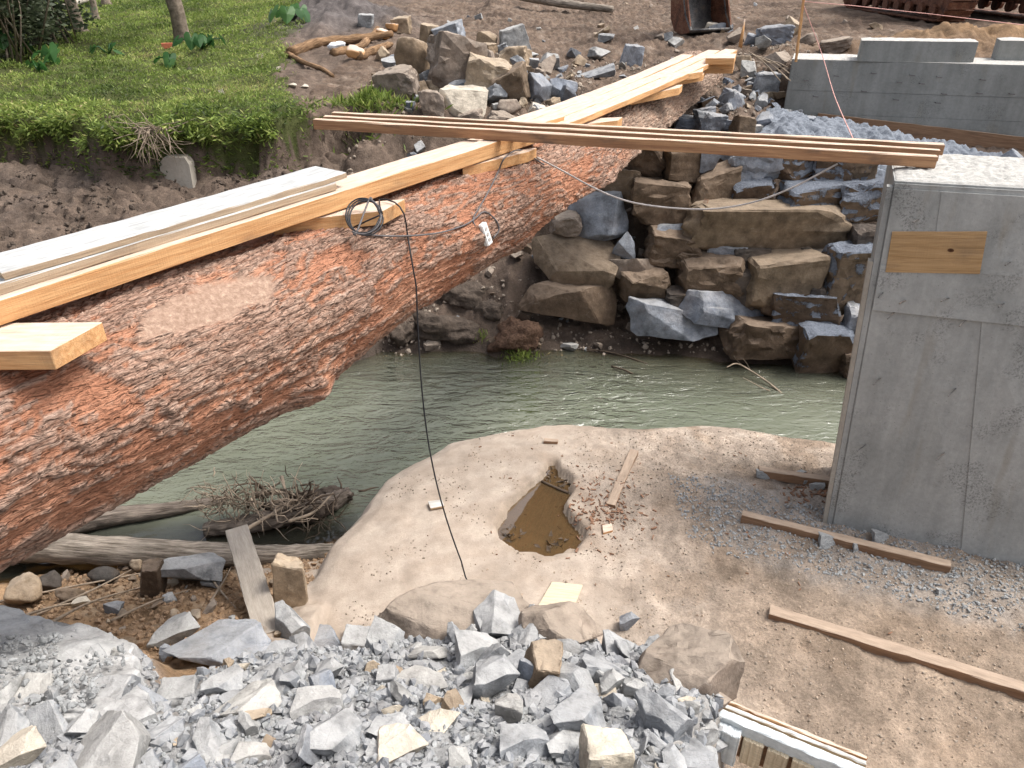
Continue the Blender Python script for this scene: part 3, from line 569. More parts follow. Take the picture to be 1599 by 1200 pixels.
# near stretch of the walkway
plank('walkway_plank', L1(-7.2, .03, ZP), L1(-.1, .03, ZP), .125, .105, M['wood'], label='long thick yellow walkway plank lying on the near half of the log', cat='plank')
plank('walkway_plank', L1(-4.6, -.105, ZP + .004), L1(.35, -.10, ZP + .004), .13, .09, M['wood'], label='pale walkway plank behind the thick yellow one, running under the crossing beams', cat='plank')
plank('walkway_board', L1(-7.3, -.09, ZP + .108), L1(-2.38, -.07, ZP + .108), .26, .042, M['whitewood'], label='lower limewashed board sandwiched under the white top board on the log', cat='board')
plank('walkway_board', L1(-4.22, -.10, ZP + .153), L1(-2.28, -.085, ZP + .153), .27, .034, M['whitewood'], sag=-.006, label='limewashed white board lying uppermost on the near half of the log', cat='board')
# far stretch: three sprung boards lifted by packing at the far end
far_lab = ['left one of three bright boards on the far half of the log', 'middle one of three bright boards on the far half of the log', 'right one of three bright boards on the far half of the log, orange edged']
for i, (pa, pb, w) in enumerate([((817, 194), (1088, 71), .165), ((853, 194), (1116, 77), .16), ((890, 195), (1141, 84), .165)]):
    A_, B_ = Z(890, 195, ZP + .004), Z(1141, 84, ZP + .10); A_ = A_ + (A_ - B_).normalized() * .35; A_.z = ZP + .004
    u_ = (B_ - A_).normalized(); o_ = Vector((-u_.y, u_.x, 0)).normalized() * (.174 * (2 - i)); A_ = A_ + o_; B_ = B_ + o_ - u_ * (.75, .2, 0)[i]
    plank('walkway_plank', A_, B_, w, .055, M['wood'], sag=-.03, twist=.04 * (i - 1), label=far_lab[i], cat='plank')
# packing pieces across the trunk
def packer(corners, z, th, label, mat='wood', sub=None):
    return slab('packing_timber', [Z(px, py, z) for px, py in corners], th, M[mat], label=label, cat='timber block', group='packing timbers under the walkway')
packer([(160, 503), (-70, 505), (-70, 549), (78, 548)], 2.475, .085, 'wide packing timber sticking out under the planks at the left picture edge')
packer([(632, 311), (470, 325), (425, 348), (598, 329)], 2.475, .085, 'packing timber with coiled black cable over it, end facing right')
packer([(838, 231), (745, 243), (722, 262), (825, 237)], 2.475, .08, 'packing timber just below the crossing beams with grey cable over it')
packer([(972, 183), (905, 186), (890, 197), (965, 188)], 2.47, .075, 'packing timber just above the crossing beams')
packer([(1066, 132), (1005, 140), (985, 152), (1061, 137)], 2.49, .08, 'packing timber half way along the far boards')
packer([(1101, 97), (1045, 108), (1030, 122), (1097, 112)], 2.57, .07, 'short packing timber near the far end, resting on another')
packer([(1103, 107), (1055, 117), (1040, 127), (1098, 117)], 2.5, .07, 'lower packing timber of the pair near the far end')
packer([(1150, 84), (1108, 84), (1102, 91), (1147, 91)], 2.66, .075, 'upper packing timber at the very end of the far boards')
packer([(1148, 92), (1104, 92), (1100, 99), (1146, 99)], 2.585, .12, 'squat packing block at the very end of the far boards')
# three beams laid from the walkway to the abutment
ZB = 2.592
def beam(l, r, y_off, label, ln=0):
    A, B = Z(*l, ZB), Z(*r, ZB + .012); plank('cross_beam', A, B, .052, .074, M['beamwood'], sag=.0, label=label, cat='beam', group='three beams crossing from the log to the abutment')
beam((493, 201), (1458, 262), 0, 'front one of three narrow beams laid from log to concrete abutment')
beam((508, 196), (1463, 251), 0, 'middle one of three narrow beams laid from log to concrete abutment')
beam((522, 190), (1470, 242), 0, 'rear one of three narrow beams laid from log to concrete abutment')

# ================================================================== CONCRETE ABUTMENTS
def hexa(mb, lo, hi):
    """box from four lower and four upper corners given counter-clockwise from above"""
    v = list(lo) + list(hi); mb.add(v, [(3, 2, 1, 0), (4, 5, 6, 7)] + [(i, (i + 1) % 4, 4 + (i + 1) % 4, 4 + i) for i in range(4)])
AT = 2.575
a_bl, a_br = Z(1299, 822, 0), Z(1699, 910, 0); a_tl = Z(1397, 283, AT); a_tr = Z(1699, 300, AT)
back = Vector((.36, .93, 0)).normalized() * .82
abut = empty('bridge_abutment', a_bl, label='tall new concrete abutment with plywood patch standing on the sand at right', cat='abutment')
def fpt(u, v, out=0.):
    """point of the front face: u 0..1 to the right, v 0..1 upwards"""
    p = (a_bl.lerp(a_br, u)).lerp(a_tl.lerp(a_tr, u), v); nrm = (a_br - a_bl).cross(a_tl - a_bl).normalized(); nrm = nrm if nrm.y < 0 else -nrm
    return p + nrm * out - Vector(a_bl)
def face_uv(px, py):
    nrm = (a_br - a_bl).cross(a_tl - a_bl); d = Vector(ray(px, py)); o = Vector((0, 0, CAM_H)); t = (a_bl - o).dot(nrm) / d.dot(nrm); p = o + d * t
    best = min(((p - (fpt(u, v) + Vector(a_bl))).length, u, v) for u in np.linspace(0, 1, 60) for v in np.linspace(0, 1, 60)); return best[1], best[2]
def slabface(u0, u1, v0, v1, back_o, front_o, rnd=0):
    mb = MB(); q = [(u0, v0), (u1, v0), (u1, v1), (u0, v1)]
    b = [fpt(u, v, back_o) for u, v in q]; f = [fpt(u, v, front_o) for u, v in q]
    mb.add(f + b, [(0, 1, 2, 3), (7, 6, 5, 4), (0, 4, 5, 1), (1, 5, 6, 2), (2, 6, 7, 3), (3, 7, 4, 0)]); return mb
mb = MB(); lo = [fpt(0, -.03), fpt(1, -.03), fpt(1, -.03) + back, fpt(0, -.03) + back]; hi = [fpt(0, 1), fpt(1, 1), fpt(1, 1) + back, fpt(0, 1) + back]
hexa(mb, lo, hi); mb.build('core', mat=M['conc'], parent=abut)
vj = face_uv(1420, 488)[1]; vt = face_uv(1460, 302)[1]; u_a = face_uv(1412, 660)[0]; u_b = face_uv(1515, 680)[0]; u_c = face_uv(1470, 330)[0]
vp0 = face_uv(1440, 425)[1]; vp1 = face_uv(1440, 368)[1]
for u0, u1, v0, v1, o in [(.004, u_a - .002, 0, vj, .007), (u_a - .0019, u_b - .0001, 0, vj, .003), (u_b, .999, 0, vj, .009),
                          (.004, u_c, vj + .0001, vp0 - .0001, .024), (u_c + .0001, .999, vj + .0001, vp0 - .0001, .0215),
                          (.004, u_c, vp0, vt, .0195), (u_c + .0001, .999, vp0, vt, .0235), (.004, .999, vt + .0001, .995, .012)]:
    slabface(u0, u1, v0, v1, .0005, o).build('formed_panel', mat=M['conc'], parent=abut)
# plywood left in the face, with the grain running across
pq = [face_uv(*q) for q in [(1390, 366), (1545, 366), (1534, 428), (1384, 424)]]
pv = [fpt(u, v, .0275) + Vector(a_bl) for u, v in pq]
mbp = MB(); c0 = pv[3]; xx = (pv[2] - pv[3]).normalized(); nn = xx.cross(pv[0] - pv[3]).normalized(); yy = nn.cross(xx); mt3 = Matrix((xx, yy, nn))
loc = [mt3 @ (p - c0) for p in pv]; mbp.add(loc + [p - Vector((0, 0, .012)) for p in loc], [(3, 2, 1, 0), (4, 5, 6, 7), (0, 1, 5, 4), (1, 2, 6, 5), (2, 3, 7, 6), (3, 0, 4, 7)])
po = mbp.build('plywood_patch', mat=M['plywood'], parent=abut); po['label'] = 'orange plywood patch with a dark knot'
po.matrix_local = Matrix.Translation(c0 - Vector(a_bl)) @ mt3.transposed().to_4x4()
for kx, ky, kr in [(1490, 388, .012), (1487, 397, .008)]:
    u, v = face_uv(kx, ky); p = fpt(u, v, .0282); e1_ = (a_br - a_bl).normalized(); e2_ = (a_tl - a_bl).normalized(); mb = MB(); mb.add([p + e1_ * kr * 1.6 * math.cos(a) + e2_ * kr * math.sin(a) for a in np.linspace(0, 2 * math.pi, 12, endpoint=False)], [tuple(range(12))]); mb.build('wood_knot', mat=M['knot'], parent=abut)
# form edge strips down the left corner
for k, (v0, v1, w, o) in enumerate([(.0, .985, .035, 0.), (.0, .80, .03, -.037)]):
    mb = MB(); sx = (a_br - a_bl).normalized(); q0 = fpt(0, v0, .0) + sx * (o - w - .002); q1 = fpt(0, v1, .0) + sx * (o - w - .002)
    f4 = lambda p: [p, p + sx * w, p + sx * w + back * .08, p + back * .08]
    hexa(mb, f4(q0), f4(q1)); mb.build('edge_strip', mat=M['conctan'] if k else M['conc'], parent=abut)
# rough top
nu, nw = 90, 50; U, W = np.meshgrid(np.linspace(0, 1, nu), np.linspace(0, 1, nw)); P0, P1 = np.array(fpt(0, 1)), np.array(fpt(1, 1)); bk = np.array(back)
TP = P0 + U[..., None] * (P1 - P0) + W[..., None] * bk; ed = np.minimum(np.minimum(U, 1 - U) * 12, np.minimum(W, 1 - W) * 8); wp = TP + np.array(a_bl)
TP[..., 2] += .004 + np.clip(ed, 0, 1) * (.016 + .016 * fbm(wp[..., 0] * 14, wp[..., 1] * 14, None, 4, 3)) - .02 * (ed < .01)
add('rough_top', mesh_of('rough_top', TP.reshape(-1, 3), grid_faces(nw, nu)), M['conctop'], parent=abut)
# tie wires left in the face
for px, py, ln, a in [(1440, 340, .05, 0), (1420, 465, .06, 0), (1400, 485, .05, .5), (1515, 500, .05, .4), (1375, 588, .05, .4), (1497, 608, .05, .5), (1352, 692, .06, .3), (1475, 712, .06, .4), (1490, 463, .07, 0), (1575, 478, .05, 0), (1590, 412, .05, 0), (1290 + 95, 450, .04, .5)]:
    u, v = face_uv(px, py); mb = MB(); p = fpt(u, v, .0); q = fpt(u, v, .055) + Vector((-ln, 0, -.01 - ln * a)); mb.tube([p, p.lerp(q, .6) + Vector((0, 0, .004)), q], .0045, 5); mb.build('tie_wire', mat=M['steel'], parent=abut)

# far abutment with upstand blocks and a form board along its foot
f_l, f_r = Z(1237, 93, 2.4), Z(1720, 106, 2.4); fb = Vector((.35, .94, 0)).normalized() * .75
fab = empty('bridge_abutment', (f_l.x, f_l.y, 1.2), label='long low concrete abutment with two upstand blocks on the far bank', cat='abutment')
o = Vector((f_l.x, f_l.y, 1.2)); mb = MB(); l0 = Vector((f_l.x, f_l.y, 1.05)); r0 = Vector((f_r.x, f_r.y, .95))
hexa(mb, [p - o for p in (l0, r0, r0 + fb, l0 + fb)], [p - o for p in (f_l, f_r, f_r + fb, f_l + fb)]); mb.build('core', mat=M['concfar'], parent=fab)
fn = (f_r - f_l).cross(Vector((0, 0, 1))).normalized(); fn = fn if fn.y < 0 else -fn
for k, (z0, z1, off) in enumerate([(1.34, 1.66, .012), (1.665, 1.98, .005), (1.985, 2.39, .009)]):
    mb = MB(); a, b = f_l + (f_r - f_l) * .003, f_l + (f_r - f_l) * .998
    hexa(mb, [Vector((p.x, p.y, z0)) - o for p in (a + fn * off, b + fn * off, b + fn * .0005, a + fn * .0005)], [Vector((p.x, p.y, z1)) - o for p in (a + fn * off, b + fn * off, b + fn * .0005, a + fn * .0005)]); mb.build('formed_panel', mat=M['concfar'], parent=fab)
def topslab(a, b, dep, z, name='rough_top', par=fab, org=o):
    U, W = np.meshgrid(np.linspace(0, 1, 40), np.linspace(0, 1, 14)); A, B = np.array(a), np.array(b); TP = A + U[..., None] * (B - A) + W[..., None] * np.array(dep)
    ed = np.clip(np.minimum(np.minimum(U, 1 - U) * 20, np.minimum(W, 1 - W) * 6), 0, 1); TP[..., 2] = z + .004 + ed * (.012 + .01 * fbm(TP[..., 0] * 9, TP[..., 1] * 9, None, 3, 5)); TP -= np.array(org)
    add(name, mesh_of(name, TP.reshape(-1, 3), grid_faces(14, 40)), M['conctop'], parent=par)
topslab(f_l, f_r, fb, 2.4)
for (x0, x1) in [(1339, 1521), (1556, 1700)]:
    a = Z(x0, 98, 2.4); b = Z(x1, 101, 2.4); sft = fb * .16
    a = Vector((a.x, a.y, 2.4)) + sft; b = Vector((b.x, b.y, 2.4)) + sft; dp = fb * .5; mb = MB(); hz = .27
    up = Vector((0, 0, hz)); hexa(mb, [p - o for p in (a, b, b + dp, a + dp)], [p + up - o for p in (a, b, b + dp, a + dp)]); ub = mb.build('upstand_block', mat=M['concfar'], parent=fab)
    topslab(a, b, dp, 2.4 + hz)
ba = f_l.lerp(f_r, .12); bb = f_r
bd = plank('form_board', Vector((ba.x, ba.y, 1.47)) + fn * .035, Vector((bb.x, bb.y, 1.20)) + fn * .035, .03, .21, M['oldwood']); bd.parent = fab; bd.location = Vector(bd.location) - o; bd['label'] = 'mossy brown form board along the foot'
for px, py in [(1255, 125), (1302, 118), (1360, 114), (1420, 117), (1462, 120), (1530, 124), (1270, 150), (1345, 142), (1400, 128), (1435, 130), (1470, 146), (1525, 145), (1575, 146), (1460, 160), (1395, 155)]:
    p = None; d = Vector(ray(px, py)); oo = Vector((0, 0, CAM_H)); p = oo + d * ((f_l - oo).dot(fn) / d.dot(fn)); mb = MB(); mb.tube([p - o - fn * .01, p - o + fn * .05, p - o + fn * .06 + Vector((.07, 0, -.005))], .006, 5); mb.build('tie_wire', mat=M['cablegrey'], parent=fab)

# ================================================================== STONES
def ico(sub):
    bm = bmesh.new(); bmesh.ops.create_icosphere(bm, subdivisions=sub, radius=1); v = np.array([p.co[:] for p in bm.verts]); f = np.array([[q.index for q in p.verts] for p in bm.faces]); bm.free(); return v, f
ICO = {k: ico(k) for k in (1, 2, 3, 4, 5)}
def rock_mesh(name, seed, sub=4, planes=11, sharp=.05, rough=.05, box=0., flat=0., step=.025):
    """a stone: random cut faces on a sphere of directions, worn edges, fractured surface"""
    r = np.random.default_rng(seed); v, f = ICO[sub]
    n = r.normal(size=(planes, 3)); 
    if flat: n[:, 2] *= (1 - flat)
    n /= np.linalg.norm(n, axis=1)[:, None]; d = r.uniform(.55, .92, planes)
    if flat: n = np.vstack([n, [[r.normal(0, .15), r.normal(0, .15), 1], [r.normal(0, .12), r.normal(0, .12), -1]]]); n /= np.linalg.norm(n, axis=1)[:, None]; d = np.concatenate([d, [.34, .34]])
    if box:
        ax = np.vstack([np.eye(3), -np.eye(3)]) + r.normal(0, .13, (6, 3)); ax /= np.linalg.norm(ax, axis=1)[:, None]; n = np.vstack([n, ax]); d = np.concatenate([d * (1 + .22 * box), r.uniform(.6, .7, 6)])
    q = np.maximum(v @ n.T, 1e-3); rad = d[None] / q
    k = sharp; rad = np.minimum(rad, 3); m0 = rad.min(1); rad = m0 - k * np.log(np.exp(-(rad - m0[:, None]) / k).sum(1))
    rad = np.clip(rad, .3, 1.3); p = v * rad[:, None]
    w = 1 + rough * (fbm(p[:, 0] * 1.7 + seed, p[:, 1] * 1.7, p[:, 2] * 1.7, 3, seed % 97) + .45 * fbm(p[:, 0] * 6, p[:, 1] * 6 + seed, p[:, 2] * 6, 3, seed % 89))
    g = fbm(p[:, 0] * 2.6 + seed * .3, p[:, 1] * 2.6, p[:, 2] * 4.2, 3, seed % 83) * 3.; st_ = np.floor(g) + sstep(.72, 1., g - np.floor(g)); w = w + step * (st_ - g * .35)      # fractured steps
    p = p * w[:, None]; ext = (p.max(0) - p.min(0)) / 2; p = (p - (p.max(0) + p.min(0)) / 2) / ext
    me = mesh_of(name, p, f); return me
def cut_rock(name, seed, planes=9, box=0., flat=0., bev=.03, cuts=2, rough=.03, dmin=.55, dmax=.95):
    """a broken stone: a block cut by random planes, edges chipped, faces slightly uneven"""
    r = np.random.default_rng(seed); bm = bmesh.new(); bmesh.ops.create_cube(bm, size=2.4)
    n = r.normal(size=(planes, 3)); n /= np.linalg.norm(n, axis=1)[:, None]; d = r.uniform(dmin, dmax, planes)
    if box:
        ax = np.vstack([np.eye(3), -np.eye(3)]) + r.normal(0, .12, (6, 3)); ax /= np.linalg.norm(ax, axis=1)[:, None]; n = np.vstack([n, ax]); d = np.concatenate([d * (1 + .35 * box), r.uniform(.6, .72, 6)])
    if flat:
        ax = np.array([[r.normal(0, .14), r.normal(0, .14), 1], [r.normal(0, .14), r.normal(0, .14), -1], [r.normal(0, .5), r.normal(0, .5), 1]]); ax /= np.linalg.norm(ax, axis=1)[:, None]; n = np.vstack([n, ax]); d = np.concatenate([d, [.30, .30, .36]])
    for a, b in zip(n, d):
        bmesh.ops.bisect_plane(bm, geom=bm.verts[:] + bm.edges[:] + bm.faces[:], dist=1e-5, plane_co=Vector(a * b), plane_no=Vector(a), clear_outer=True)
        bmesh.ops.holes_fill(bm, edges=[e for e in bm.edges if e.is_boundary], sides=0)
    bmesh.ops.remove_doubles(bm, verts=bm.verts, dist=.06); bmesh.ops.dissolve_degenerate(bm, edges=bm.edges, dist=.01)
    bmesh.ops.bevel(bm, geom=bm.edges[:], offset=bev, segments=1, affect='EDGES', clamp_overlap=True)
    bmesh.ops.triangulate(bm, faces=bm.faces)
    long = [e for e in bm.edges if e.calc_length() > .22]
    for _ in range(cuts):
        bmesh.ops.subdivide_edges(bm, edges=[e for e in bm.edges if e.calc_length() > .2], cuts=1); bmesh.ops.triangulate(bm, faces=bm.faces)
    bm.normal_update(); P = np.array([v.co[:] for v in bm.verts]); Nn = np.array([v.normal[:] for v in bm.verts])
    g = fbm(P[:, 0] * 2.4 + seed, P[:, 1] * 2.4, P[:, 2] * 3.6, 3, seed % 83); q = g * 3.2; st_ = np.floor(q) + sstep(.6, 1., q - np.floor(q))
    P = P + Nn * (rough * (.55 * st_ + .5 * fbm(P[:, 0] * 5, P[:, 1] * 5 + seed, P[:, 2] * 5, 3, seed % 71)))[:, None]
    P = (P - (P.max(0) + P.min(0)) / 2) / ((P.max(0) - P.min(0)) / 2)
    for v, p in zip(bm.verts, P): v.co = p
    me = bpy.data.meshes.new(name); bm.to_mesh(me); bm.free()
    me.polygons.foreach_set('use_smooth', np.full(len(me.polygons), True)); me.set_sharp_from_angle(angle=math.radians(24)); return me
LIB = {}
def lib(kind, i, mat):
    key = (kind, i, mat)
    if key not in LIB:
        base = (kind, i)
        if base not in LIB:
            sd = 1000 + 37 * i + hash_kind[kind]; nm = kind + '_stone'
            if kind == 'round': LIB[base] = rock_mesh(nm, sd, sub=4, planes=14, sharp=.05, rough=.05, step=.01)
            else: LIB[base] = cut_rock(nm, sd, **dict(angular=dict(planes=9), slabby=dict(planes=8, flat=1., bev=.022), block=dict(planes=6, box=1., cuts=3, rough=.035, bev=.06), boulder=dict(planes=13, box=.4, cuts=3, rough=.05, bev=.10, dmin=.64))[kind])
        me = LIB[base] if not LIB[base].materials else LIB[base].copy(); me.materials.clear(); me.materials.append(M[mat]); LIB[key] = me
    return LIB[key]
hash_kind = dict(angular=1, slabby=3, block=5, round=7, boulder=9, small=11)
def stone(name, c, size, kind, i, mat, tilt=0., yaw=None, parent=None, **k):
    """size = half extents across the view, away from the view, upwards"""
    me = lib(kind, i, mat); yaw = R.uniform(-.35, .35) if yaw is None else yaw
    return add(name, me, None, parent=parent, loc=c, rot=(R.uniform(-.12, .12), tilt, yaw), scale=size, **k)
def stone_at(px, py, w, h, kind, mat, name='boulder', i=None, rot=0., dep=.8, lift=.42, surf=None, parent=None, back=.35, squash=1., **k):
    """set a stone on the ground where its foot shows, as large as it shows there"""
    p = G(px, py + h * lift) if surf is None else surf(px, py + h * .0); dp = depth_of(p); hw = w / 2 * dp / FPX; hh = h / 2 * dp / FPX
    ang = math.atan2(CAM_H - p.z, math.hypot(p.x, p.y)); hz = hh / max(.45, math.cos(ang)) * (1.0 if ang < .45 else .82); hy = min(hw, hz * 1.3) * dep
    d = ray(px, py); y = p.y + (hy * back); c = Y(px, py, y) if surf is None else p + Vector((0, hy * .35, 0))
    c = c - Vector((0, 0, hz * (1 - squash) * .6)); hy = hy / max(squash, .7)
    return stone(name, c, (hw * 1.06, hy, hz * 1.06 * squash), kind, R.randrange(5) if i is None else i, mat, tilt=rot, yaw=R.uniform(-.2, .2), parent=parent, **k)

# retaining wall of stacked boulders on the far shore
def on_wall(px, py):
    d = ray(px, py); t = np.linspace(5, 16, 3000); x, y, z = d[0] * t, d[1] * t, CAM_H + d[2] * t; zw = WATER - .05 + (y - shore(x) + .12) * 1.32; i = np.argmax(z < zw); return Vector((x[i], y[i], z[i]))
wall = empty('boulder_wall', (2.4, 8.2, WATER), label='dry retaining wall of big brown and grey boulders rising from the river', cat='stone wall')
WALL = [(1003, 254, 74, 52, 'boulder', 'brown', .3), (1066, 262, 54, 56, 'block', 'brown', 0), (1116, 293, 72, 62, 'block', 'brown', 0), (1036, 318, 92, 66, 'boulder', 'brown', 0), (1107, 252, 30, 30, 'angular', 'bluegrey', 0), (1183, 260, 76, 54, 'boulder', 'bluegrey', -.2),
    (1178, 303, 66, 40, 'block', 'splat', -.1), (1243, 262, 60, 44, 'boulder', 'splat', .1), (1284, 309, 122, 52, 'block', 'splat', .02), (1222, 360, 300, 74, 'block', 'walltan', .03), (1355, 318, 80, 64, 'boulder', 'splat', -.1), (1053, 358, 54, 20, 'slabby', 'bluegrey', 0), (1053, 387, 80, 50, 'boulder', 'brown', .1),
    (1131, 393, 68, 30, 'block', 'bluegrey', .05), (1113, 436, 100, 62, 'boulder', 'brown', 0), (1221, 440, 110, 82, 'block', 'walltan', -.04), (1327, 435, 84, 98, 'boulder', 'splat', .1), (996, 420, 80, 32, 'slabby', 'dusty', .05), (1010, 450, 80, 50, 'boulder', 'brown', 0), (1128, 484, 126, 46, 'slabby', 'bluegrey', .12),
    (1050, 500, 136, 48, 'slabby', 'bluegrey', .1), (1260, 493, 108, 64, 'boulder', 'splat', 0), (1290, 549, 92, 78, 'boulder', 'splat', 0), (1195, 533, 116, 54, 'boulder', 'brown', .15), (1200, 487, 20, 20, 'round', 'brown', 0), (1345, 515, 50, 60, 'boulder', 'bluegrey', 0), (977, 386, 32, 42, 'angular', 'bluegrey', .2), (937, 347, 76, 66, 'angular', 'bluegrey', -.25),
    (896, 406, 130, 66, 'slabby', 'walltan', .34), (888, 468, 140, 56, 'slabby', 'brown', .22), (966, 290, 64, 46, 'boulder', 'brown', 0), (884, 352, 44, 30, 'boulder', 'dusty', 0), (1303, 262, 60, 44, 'boulder', 'splat', 0), (1150, 272, 34, 30, 'round', 'brown', 0), (1075, 410, 40, 30, 'boulder', 'brown', 0), (1172, 405, 60, 30, 'boulder', 'dark', 0), (1275, 412, 50, 34, 'boulder', 'dark', 0), (1166, 455, 40, 60, 'boulder', 'dark', 0), (1280, 470, 30, 40, 'boulder', 'dark', 0), (1068, 470, 60, 30, 'boulder', 'dark', 0), (1360, 380, 60, 50, 'boulder', 'dark', 0), (1350, 262, 50, 40, 'boulder', 'splat', 0), (1340, 575, 50, 50, 'boulder', 'brown', 0)]
for j, (px, py, w, h, kd, mt, rt) in enumerate(WALL):
    s_ = stone_at(px, py, w * 1.04, h * 1.06, kd, mt, name='stone', i=100 + j, rot=rt, dep=.9, surf=on_wall, parent=None); s_.parent = wall; s_.location = Vector(s_.location) - Vector(wall.location)

# loose boulders of the far bank
FARB = [(710, 100, 90, 82, 'boulder', 'dusty', 'largest boulder of the far pile, dark brown with a dusty top'), (644, 92, 50, 58, 'round', 'tan', 'rounded tan boulder left of the largest one in the far pile'), (764, 122, 76, 62, 'boulder', 'tan', 'wide tan boulder right of the largest one in the far pile'), (797, 132, 52, 52, 'block', 'brown', 'squarish brown boulder between the tan and the blue-grey ones'),
    (802, 92, 48, 36, 'boulder', 'tan', 'tan boulder behind the squarish brown boulder'), (839, 140, 54, 52, 'angular', 'bluegrey', 'blue-grey boulder at the right end of the far boulder row'), (879, 143, 48, 38, 'angular', 'bluegrey', 'blue-grey stone beside the far walkway boards'), (802, 64, 46, 42, 'block', 'grey', 'squared grey block standing behind the far boulder row'), (698, 57, 52, 38, 'block', 'bluegrey', 'dark grey block on top behind the largest far boulder'),
    (669, 60, 26, 38, 'angular', 'tan', 'narrow tan stone leaning on the dark grey block'), (722, 160, 72, 50, 'slabby', 'cream', 'pale layered rock below the largest far boulder'), (622, 134, 66, 50, 'boulder', 'dusty', 'dusty brown boulder at the left of the far pile above the grass tuft'), (676, 165, 36, 46, 'boulder', 'dusty', 'leaning grey-brown boulder half buried below the far pile'), (760, 67, 32, 32, 'angular', 'tan', 'small tan stone left of the squared grey block'),
    (857, 97, 30, 26, 'angular', 'grey', 'light grey stone on the crest above the blue-grey boulder'), (929, 115, 60, 18, 'slabby', 'grey', 'flat pale slab lying left of the far walkway boards'), (935, 86, 34, 20, 'angular', 'grey', 'grey stone behind the flat pale slab'), (947, 60, 26, 15, 'angular', 'grey', 'lone pale stone on the brown soil beyond the slab'), (895, 84, 24, 16, 'angular', 'grey', None),
    (795, 168, 36, 22, 'round', 'dusty', None), (838, 170, 32, 16, 'slabby', 'cream', 'flat cream stone under the blue-grey boulder'), (571, 33, 24, 20, 'block', 'grey', 'grey block on the dark spoil heap'), (627, 40, 30, 28, 'block', 'tan', 'tan block at the end of the dug-up roots'), (597, 86, 20, 24, 'angular', 'tan', None), (612, 100, 28, 20, 'angular', 'grey', None), (830, 103, 22, 22, 'angular', 'grey', None), (735, 186, 40, 24, 'boulder', 'dusty', None), (785, 190, 48, 28, 'boulder', 'dusty', None),
    (985, 88, 34, 34, 'block', 'bluegrey', 'dark upright stone beside the far walkway boards'), (1210, 53, 56, 32, 'boulder', 'bluegrey', 'large dark grey boulder left of the survey stake'), (1193, 68, 28, 24, 'angular', 'grey', None), (1193, 133, 40, 36, 'block', 'grey', 'pale squared stone left of the far abutment'), (1145, 156, 40, 24, 'slabby', 'grey', None), (1107, 193, 46, 34, 'boulder', 'bluegrey', None), (1162, 200, 40, 36, 'block', 'brown', 'brown block just above the crossing beams'), (1072, 192, 40, 26, 'boulder', 'bluegrey', None), (1195, 190, 34, 26, 'angular', 'bluegrey', None), (1160, 100, 26, 24, 'round', 'tan', None), (1172, 110, 30, 24, 'angular', 'grey', None),
    (1212, 95, 40, 30, 'angular', 'dusty', None), (1215, 150, 26, 14, 'slabby', 'tan', None), (1195, 150, 24, 14, 'slabby', 'tan', None), (1125, 45, 44, 16, 'slabby', 'bluegrey', 'long dark stone propped in front of the digger bucket'), (1110, 43, 22, 14, 'block', 'cream', 'white stone in front of the digger bucket'), (1235, 45, 26, 30, 'angular', 'tan', None), (1262, 62, 28, 18, 'round', 'dusty', None), (1305, 72, 50, 22, 'boulder', 'dusty', 'brown lump of rock behind the far abutment'), (1150, 55, 30, 22, 'angular', 'dusty', None), (1175, 62, 30, 20, 'angular', 'bluegrey', None)]
LM_FAR = {(710, 100): 'the largest far boulder', (644, 92): 'the rounded tan boulder', (839, 140): 'the blue-grey end boulder', (802, 64): 'the squared grey block', (929, 115): 'the flat pale slab', (985, 88): 'the dark upright stone', (1210, 53): 'the survey stake boulder', (1193, 133): 'the pale squared stone', (1162, 200): 'the brown block above the beams', (722, 160): 'the pale layered rock', (597, 60): 'the dug-up roots'}
LM_FORE = {(282, 985): 'the pale stone on the soil', (345, 1002): 'the long blue-grey slab', (520, 1142): 'the large grey wedge', (627, 1166): 'the cream flat stone', (782, 963): 'the big flat grey slab', (842, 1037): 'the tall upright stone', (900, 1108): 'the big dusty stone', (1040, 1116): 'the big flat-faced stone', (948, 1180): 'the large pale cut stone', (168, 1168): 'the largest corner stone', (42, 1092): 'the flat stone at the left edge', (684, 969): 'the stone on the dark boulder', (500, 996): 'the thin blue slab'}
USED = {}
def near_label(px, py, w, lms, noun):
    (lx, ly), nm = min(lms.items(), key=lambda q: math.hypot(q[0][0] - px, q[0][1] - py)); dx, dy = px - lx, py - ly
    way = ('right of' if dx > 0 else 'left of') if abs(dx) > 1.2 * abs(dy) else (('below' if dy > 0 else 'above') if abs(dy) > 1.2 * abs(dx) else ('below right of' if dy > 0 and dx > 0 else 'below left of' if dy > 0 else 'above right of' if dx > 0 else 'above left of'))
    key = (way, nm); k = USED[key] = USED.get(key, 0) + 1
    return f"{noun} just {way} {nm}" if k == 1 else f"{['', '', 'second', 'third', 'fourth', 'fifth', 'sixth'][min(k, 6)]} {noun} {way} {nm}"
for j, (px, py, w, h, kd, mt, lb) in enumerate(FARB):
    stone_at(px, py, w, h, kd, mt, i=260 + j, rot=R.uniform(-.25, .25), dep=.85, label=lb or near_label(px, py, w, LM_FAR, {'tan': 'tan stone', 'grey': 'light grey stone', 'bluegrey': 'blue-grey stone', 'dusty': 'dusty brown stone'}.get(mt, 'stone')), cat='boulder', group='boulders on the far bank')
